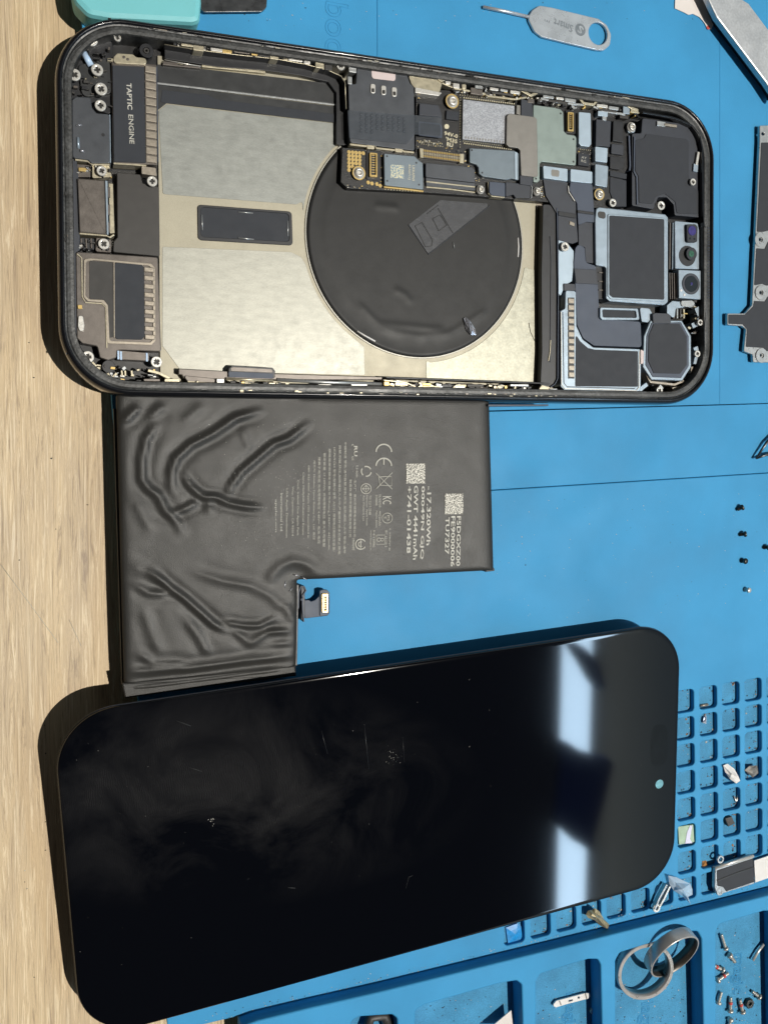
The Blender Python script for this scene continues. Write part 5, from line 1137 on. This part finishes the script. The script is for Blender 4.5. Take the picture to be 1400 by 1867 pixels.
# module on the grid
mz = MT+.13
md = thing('small_speaker_module', 'dark module with white ribbon and two screw eyes lying on the pocket grid', 'phone part', tuple(P(1340, 1595, MT)))
pl('module_body', [(1304, 1583), (1372, 1560), (1376, 1612), (1308, 1633), (1303, 1620)], mz, MT+.01, 'steel', md, .04, .02)
pl('module_face', [(1307, 1588), (1373, 1566), (1375, 1609), (1324, 1626), (1318, 1618), (1308, 1616)], mz+.012, mz, 'label', md, .02, .004)
ribbon('module_rib', [(1308, 1607), (1340, 1594), (1375, 1582)], 2, mz+.03, mz, 'darkband', md); wire('top_rail', [(1303, 1583), (1340, 1571), (1373, 1561)], 2.6, mz, 'screw', md, 8)
disc('screw_eye', 1314, 1568, 6.5, MT+.11, MT+.05, 'steel', md, 3.4, 16); disc('screw_eye', 1313, 1626, 7, MT+.14, MT+.05, 'steel', md, 3.2, 16)
pl('white_ribbon', [(1375, 1570), (1440, 1548), (1440, 1588), (1377, 1610)], mz-.02, mz-.05, 'white', md, 0, .004)
# clear plastic shard
def crumple(name, pts, z, m, lab, cat, amp=.12, seed=1, thick=0):
    r_ = random.Random(seed); c = Vector((sum(p[0] for p in pts)/len(pts), sum(p[1] for p in pts)/len(pts))); V = [P(c.x, c.y, z+amp)]; n = len(pts)
    rings_ = [.5, 1]
    for f_ in rings_:
        for x, y in pts: V.append(P(c.x+(x-c.x)*f_, c.y+(y-c.y)*f_, z+(r_.uniform(.3, 1)*amp if f_ < 1 else r_.uniform(0, .5)*amp)))
    F = [(0, 1+k, 1+(k+1) % n) for k in range(n)]+[(1+k, 1+n+k, 1+n+(k+1) % n, 1+(k+1) % n) for k in range(n)]
    O_ = V[0].copy(); me = raw_mesh(name, [v-O_ for v in V], F, [m]); o = link(name, me, None, O_)
    so = o.modifiers.new('t', 'SOLIDIFY'); so.thickness = .012; so.offset = 0
    tag(o, lab, cat); return o
crumple('clear_plastic_shard', [(1218, 1597), (1232, 1600), (1258, 1612), (1262, 1622), (1262, 1632), (1254, 1636), (1259, 1650), (1244, 1634), (1228, 1624), (1220, 1612)], MT+.05, 'clear', 'crumpled clear plastic shard touching the lower right corner of the screen', 'plastic scrap', .28, 4)
cp = thing('slim_metal_clip', 'slim steel clip with a looped end sloping across a pocket below the screen', 'clip', tuple(P(1207, 1640, MT)))
ribbon('clip_side', [(1216, 1614), (1202, 1640), (1194, 1660)], 3.2, MT+.2, MT+.06, 'steel', cp); ribbon('clip_side', [(1222, 1617), (1211, 1640), (1202, 1656)], 3.2, MT+.2, MT+.06, 'screw', cp); disc('clip_eye', 1197.5, 1657, 7, MT+.18, MT+.1, 'screw', cp, 3, 16); ribbon('clip_floor', [(1218, 1617), (1200, 1652)], 5, MT+.1, MT+.06, 'plastic', cp)
crumple('yellowish_foil_scrap', [(1068, 1668), (1072, 1661), (1080, 1660), (1083, 1656), (1092, 1662), (1100, 1676), (1110, 1686), (1108, 1695), (1094, 1688), (1084, 1678), (1072, 1674)], MT+.03, 'foil', 'crumpled yellowish foil scrap bridging two pockets below the screen', 'foil scrap', .2, 6)
crumple('silver_foil_scrap', [(845, 580), (849, 578), (856, 584), (860, 590), (866, 600), (868, 611), (858, 610), (850, 602), (847, 592)], ZC+.02, 'silverfoil', 'tiny folded silver foil scrap resting on the black coil disc', 'foil scrap', .1, 8)
crumple('white_plastic_scrap', [(1318, 1396), (1326, 1393), (1338, 1402), (1346, 1416), (1349, 1424), (1342, 1429), (1330, 1420), (1322, 1408)], MT+.02, 'white', 'frosted white plastic scrap standing in a pocket of the grid', 'plastic scrap', .12, 9)
crumple('grey_triangle_scrap', [(1357, 1405), (1366, 1397), (1380, 1396), (1382, 1410), (1372, 1418)], MT-.02, 'greyl', 'greyish triangular scrap in the pocket right of the white scrap', 'plastic scrap', .08, 10)
o = pl('board_fragment', [(1236, 1508), (1264, 1504), (1266, 1536), (1238, 1541)], MT+.0, .27, 'greenboard', None, .02); tag(o, 'pale green board fragment with white tape filling a pocket beside the screen', 'board fragment')
pl('white_tape', [(1253, 1517), (1258, 1506), (1262, 1506), (1258, 1530), (1262, 1538), (1249, 1539), (1251, 1528)], MT+.012, MT, 'lilac', o, 0, .003)
o = pl('black_cube', [(1322, 1493), (1334, 1489), (1340, 1502), (1328, 1508)], MT-.02, .27, 'brownd', None, .01); o.rotation_euler = (0, 0, 0); tag(o, 'small black square component lying in a grid pocket', 'component')
o = wire('bent_wire', [(1338, 1452), (1342, 1462), (1344, 1455), (1346, 1449)], 1.3, .34, 'screw', None, 6); tag(o, 'tiny bent silver wire in a grid pocket above the black component', 'wire')
crumple('blue_plastic_chip', [(922, 1692), (944, 1684), (950, 1690), (952, 1714), (944, 1722), (926, 1722)], MT-.12, 'bluepl', 'bright blue plastic chip in the leftmost pocket under the screen', 'plastic scrap', .04, 12)
o = wire('ribbon_bit', [(1276, 1287), (1290, 1285)], 2.4, .31, 'palegold', None, 6); tag(o, 'cream strip lying in the pocket at the top of the second column', 'strip')
o = crumple('silver_blob', [(1282, 1306), (1286, 1300), (1288, 1310), (1287, 1320), (1280, 1318)], .3, 'silverfoil', 'shiny silver shaving in the second pocket of the second column', 'metal shaving', .08, 15)
o = crumple('orange_crumb', [(1280, 1571), (1287, 1569), (1290, 1577), (1284, 1584), (1279, 1580)], .28, 'rust', 'rusty orange crumb in a pocket left of the dark module', 'crumb', .08, 16)
# hair on the midplate
o = wire('stray_hair', [(964, 588), (967, 605), (974, 620), (986, 627)], .5, FZ+.02, 'hair', None, 5); tag(o, 'thin curved dark hair on the pale plate right of the coil', 'hair')

# ------------------------------------------------------------------ what the screen mirrors: a ceiling light strip, with added dark shapes before it
def MIR(px, py, z):
    d = ray(px, py).normalized(); p = PD(px, py); r = d-DN*2*d.dot(DN); return p+r*((z-p.z)/r.z)
ZL = 150
a0, a1, b0, b1 = MIR(1037, 1172, ZL), MIR(1027, 1650, ZL), MIR(1080, 1165, ZL), MIR(1066, 1650, ZL)
La, Lb = (a0-a1)/(a0.y-a1.y), (b0-b1)/(b0.y-b1.y)
ya, yb = -160., -10.
me = slab_mesh([(a1+La*(ya-a1.y)).xy, (b1+Lb*(ya-b1.y)).xy, (b1+Lb*(yb-b1.y)).xy, (a1+La*(yb-a1.y)).xy], ZL, ZL+3, 0, 0, 'ceiling_light')
lm = bpy.data.materials.new('cold_light'); lm.use_nodes = True; lb = lm.node_tree.nodes['Principled BSDF']; lb.inputs['Emission Color'].default_value = (.56, .78, 1, 1); lb.inputs['Emission Strength'].default_value = 21; lb.inputs['Base Color'].default_value = (.8, .8, .8, 1)
me.materials.append(lm); tag(link('ceiling_light', me), 'long cold white ceiling light mirrored as a bright strip in the phone screen', 'ceiling light')
ZS = 118  # added unseen board and curve, shaped to mirror as dark patches in the screen
o_ = [MIR(x, y, ZS) for x, y in ((1020, 1352), (1042, 1360), (1062, 1374), (1120, 1388), (1103, 1460), (1076, 1552), (1062, 1543), (1040, 1530), (1012, 1503), (1018, 1440), (1024, 1390))]
me = slab_mesh([v.xy for v in o_], ZS, ZS+1.5, 0, 1.5, 'occluder_board'); mm['board'] = M('occluder_navy', '#4a66c8', .9, 0, .4, .04); me.materials.append(mm['board'])
tag(link('occluder_board', me), 'added board out of view, standing in for an unknown dark shape mirrored in the phone screen', 'board')
me = tube_mesh([MIR(1036, 1172, ZS), MIR(1060, 1195, ZS), MIR(1080, 1225, ZS), MIR(1092, 1252, ZS)], 1.5, 'occluder', 8, [.5, 1, 1.2, .8]); me.materials.append(mm['board'])
tag(link('curved_occluder', me), 'added unseen dark curved hook mirrored over the upper end of the bright strip in the screen', 'occluder')

# ------------------------------------------------------------------ dust on mat and in pockets
rg = random.Random(5)
def dust(name, n, gen, mats, smin, smax, lab):
    bm = bmesh.new(); k0 = 0
    for _ in range(n):
        w = gen(); s = rg.uniform(smin, smax); a0 = rg.random()*6; e = rg.uniform(.3, 1)
        vs = [bm.verts.new((w.x+s*rg.uniform(.6, 1.2)*math.cos(a0+k*1.2566), w.y+s*e*rg.uniform(.6, 1.2)*math.sin(a0+k*1.2566), w.z+rg.uniform(.002, .01))) for k in range(5)]
        top = bm.verts.new((w.x, w.y, w.z+s*.7)); mi = rg.randrange(len(mats))
        for k in range(5): f = bm.faces.new((vs[k], vs[(k+1) % 5], top)); f.material_index = mi
    me = bpy.data.meshes.new(name); bm.to_mesh(me); bm.free()
    for m in mats: me.materials.append(mm[m])
    o = link(name, me); o['kind'] = 'stuff'; o['label'] = lab
def g_field():
    r = rg.random()
    if r < .35: return P(rg.uniform(905, 1400), rg.uniform(765, 890), MT-.05)
    if r < .75: return P(rg.uniform(905, 1400), rg.uniform(900, 1130), MT)
    return P(rg.uniform(380, 1400), rg.uniform(0, 60), MT)
dust('mat_dust', 260, g_field, ['dust', 'grit', 'dust'], .006, .018, 'scattered pale and dark dust on the flat mat')
def g_pocket():
    u, v, q = rg.choice(pockets); a, b = rg.choice((rg.uniform(.1, .9), rg.uniform(.72, .93))), rg.choice((rg.uniform(.08, .92), rg.uniform(.06, .2), rg.uniform(.8, .94)))
    w = q[0]*(1-a)*(1-b)+q[1]*a*(1-b)+q[2]*a*b+q[3]*(1-a)*b; return Vector((w.x, w.y, .301))
dust('pocket_debris', 900, g_pocket, ['dust', 'grit', 'rust', 'greyl', 'brownd', 'grit', 'silverfoil'], .008, .038, 'dust and crumbs gathered in the grid pockets')
def g_edge():
    x = rg.uniform(360, 1400); return P(x, line_y(x)-abs(rg.gauss(0, 7))-2, MT)
dust('edge_dust', 240, g_edge, ['dust', 'grit', 'dust'], .006, .02, 'dust line along the edge of the raised tray block')
def g_tray():
    r = rg.random()
    if r < .4: return P(rg.uniform(1306, 1388), rg.uniform(1690, 1867), CF)
    if r < .7: return P(rg.uniform(1125, 1250), rg.uniform(1790, 1867), CF)
    return P(rg.choice((rg.uniform(980, 1080), rg.uniform(770, 920))), rg.uniform(1800, 1867), CF)
dust('tray_dust', 260, g_tray, ['dust', 'grit', 'grit'], .008, .028, 'grit and dust on the floors of the trays')
dust('table_dust', 24, lambda: P(rg.uniform(5, 180), rg.uniform(300, 1800), 0.), ['grit', 'dust'], .01, .03, 'a few dark crumbs on the wooden table')
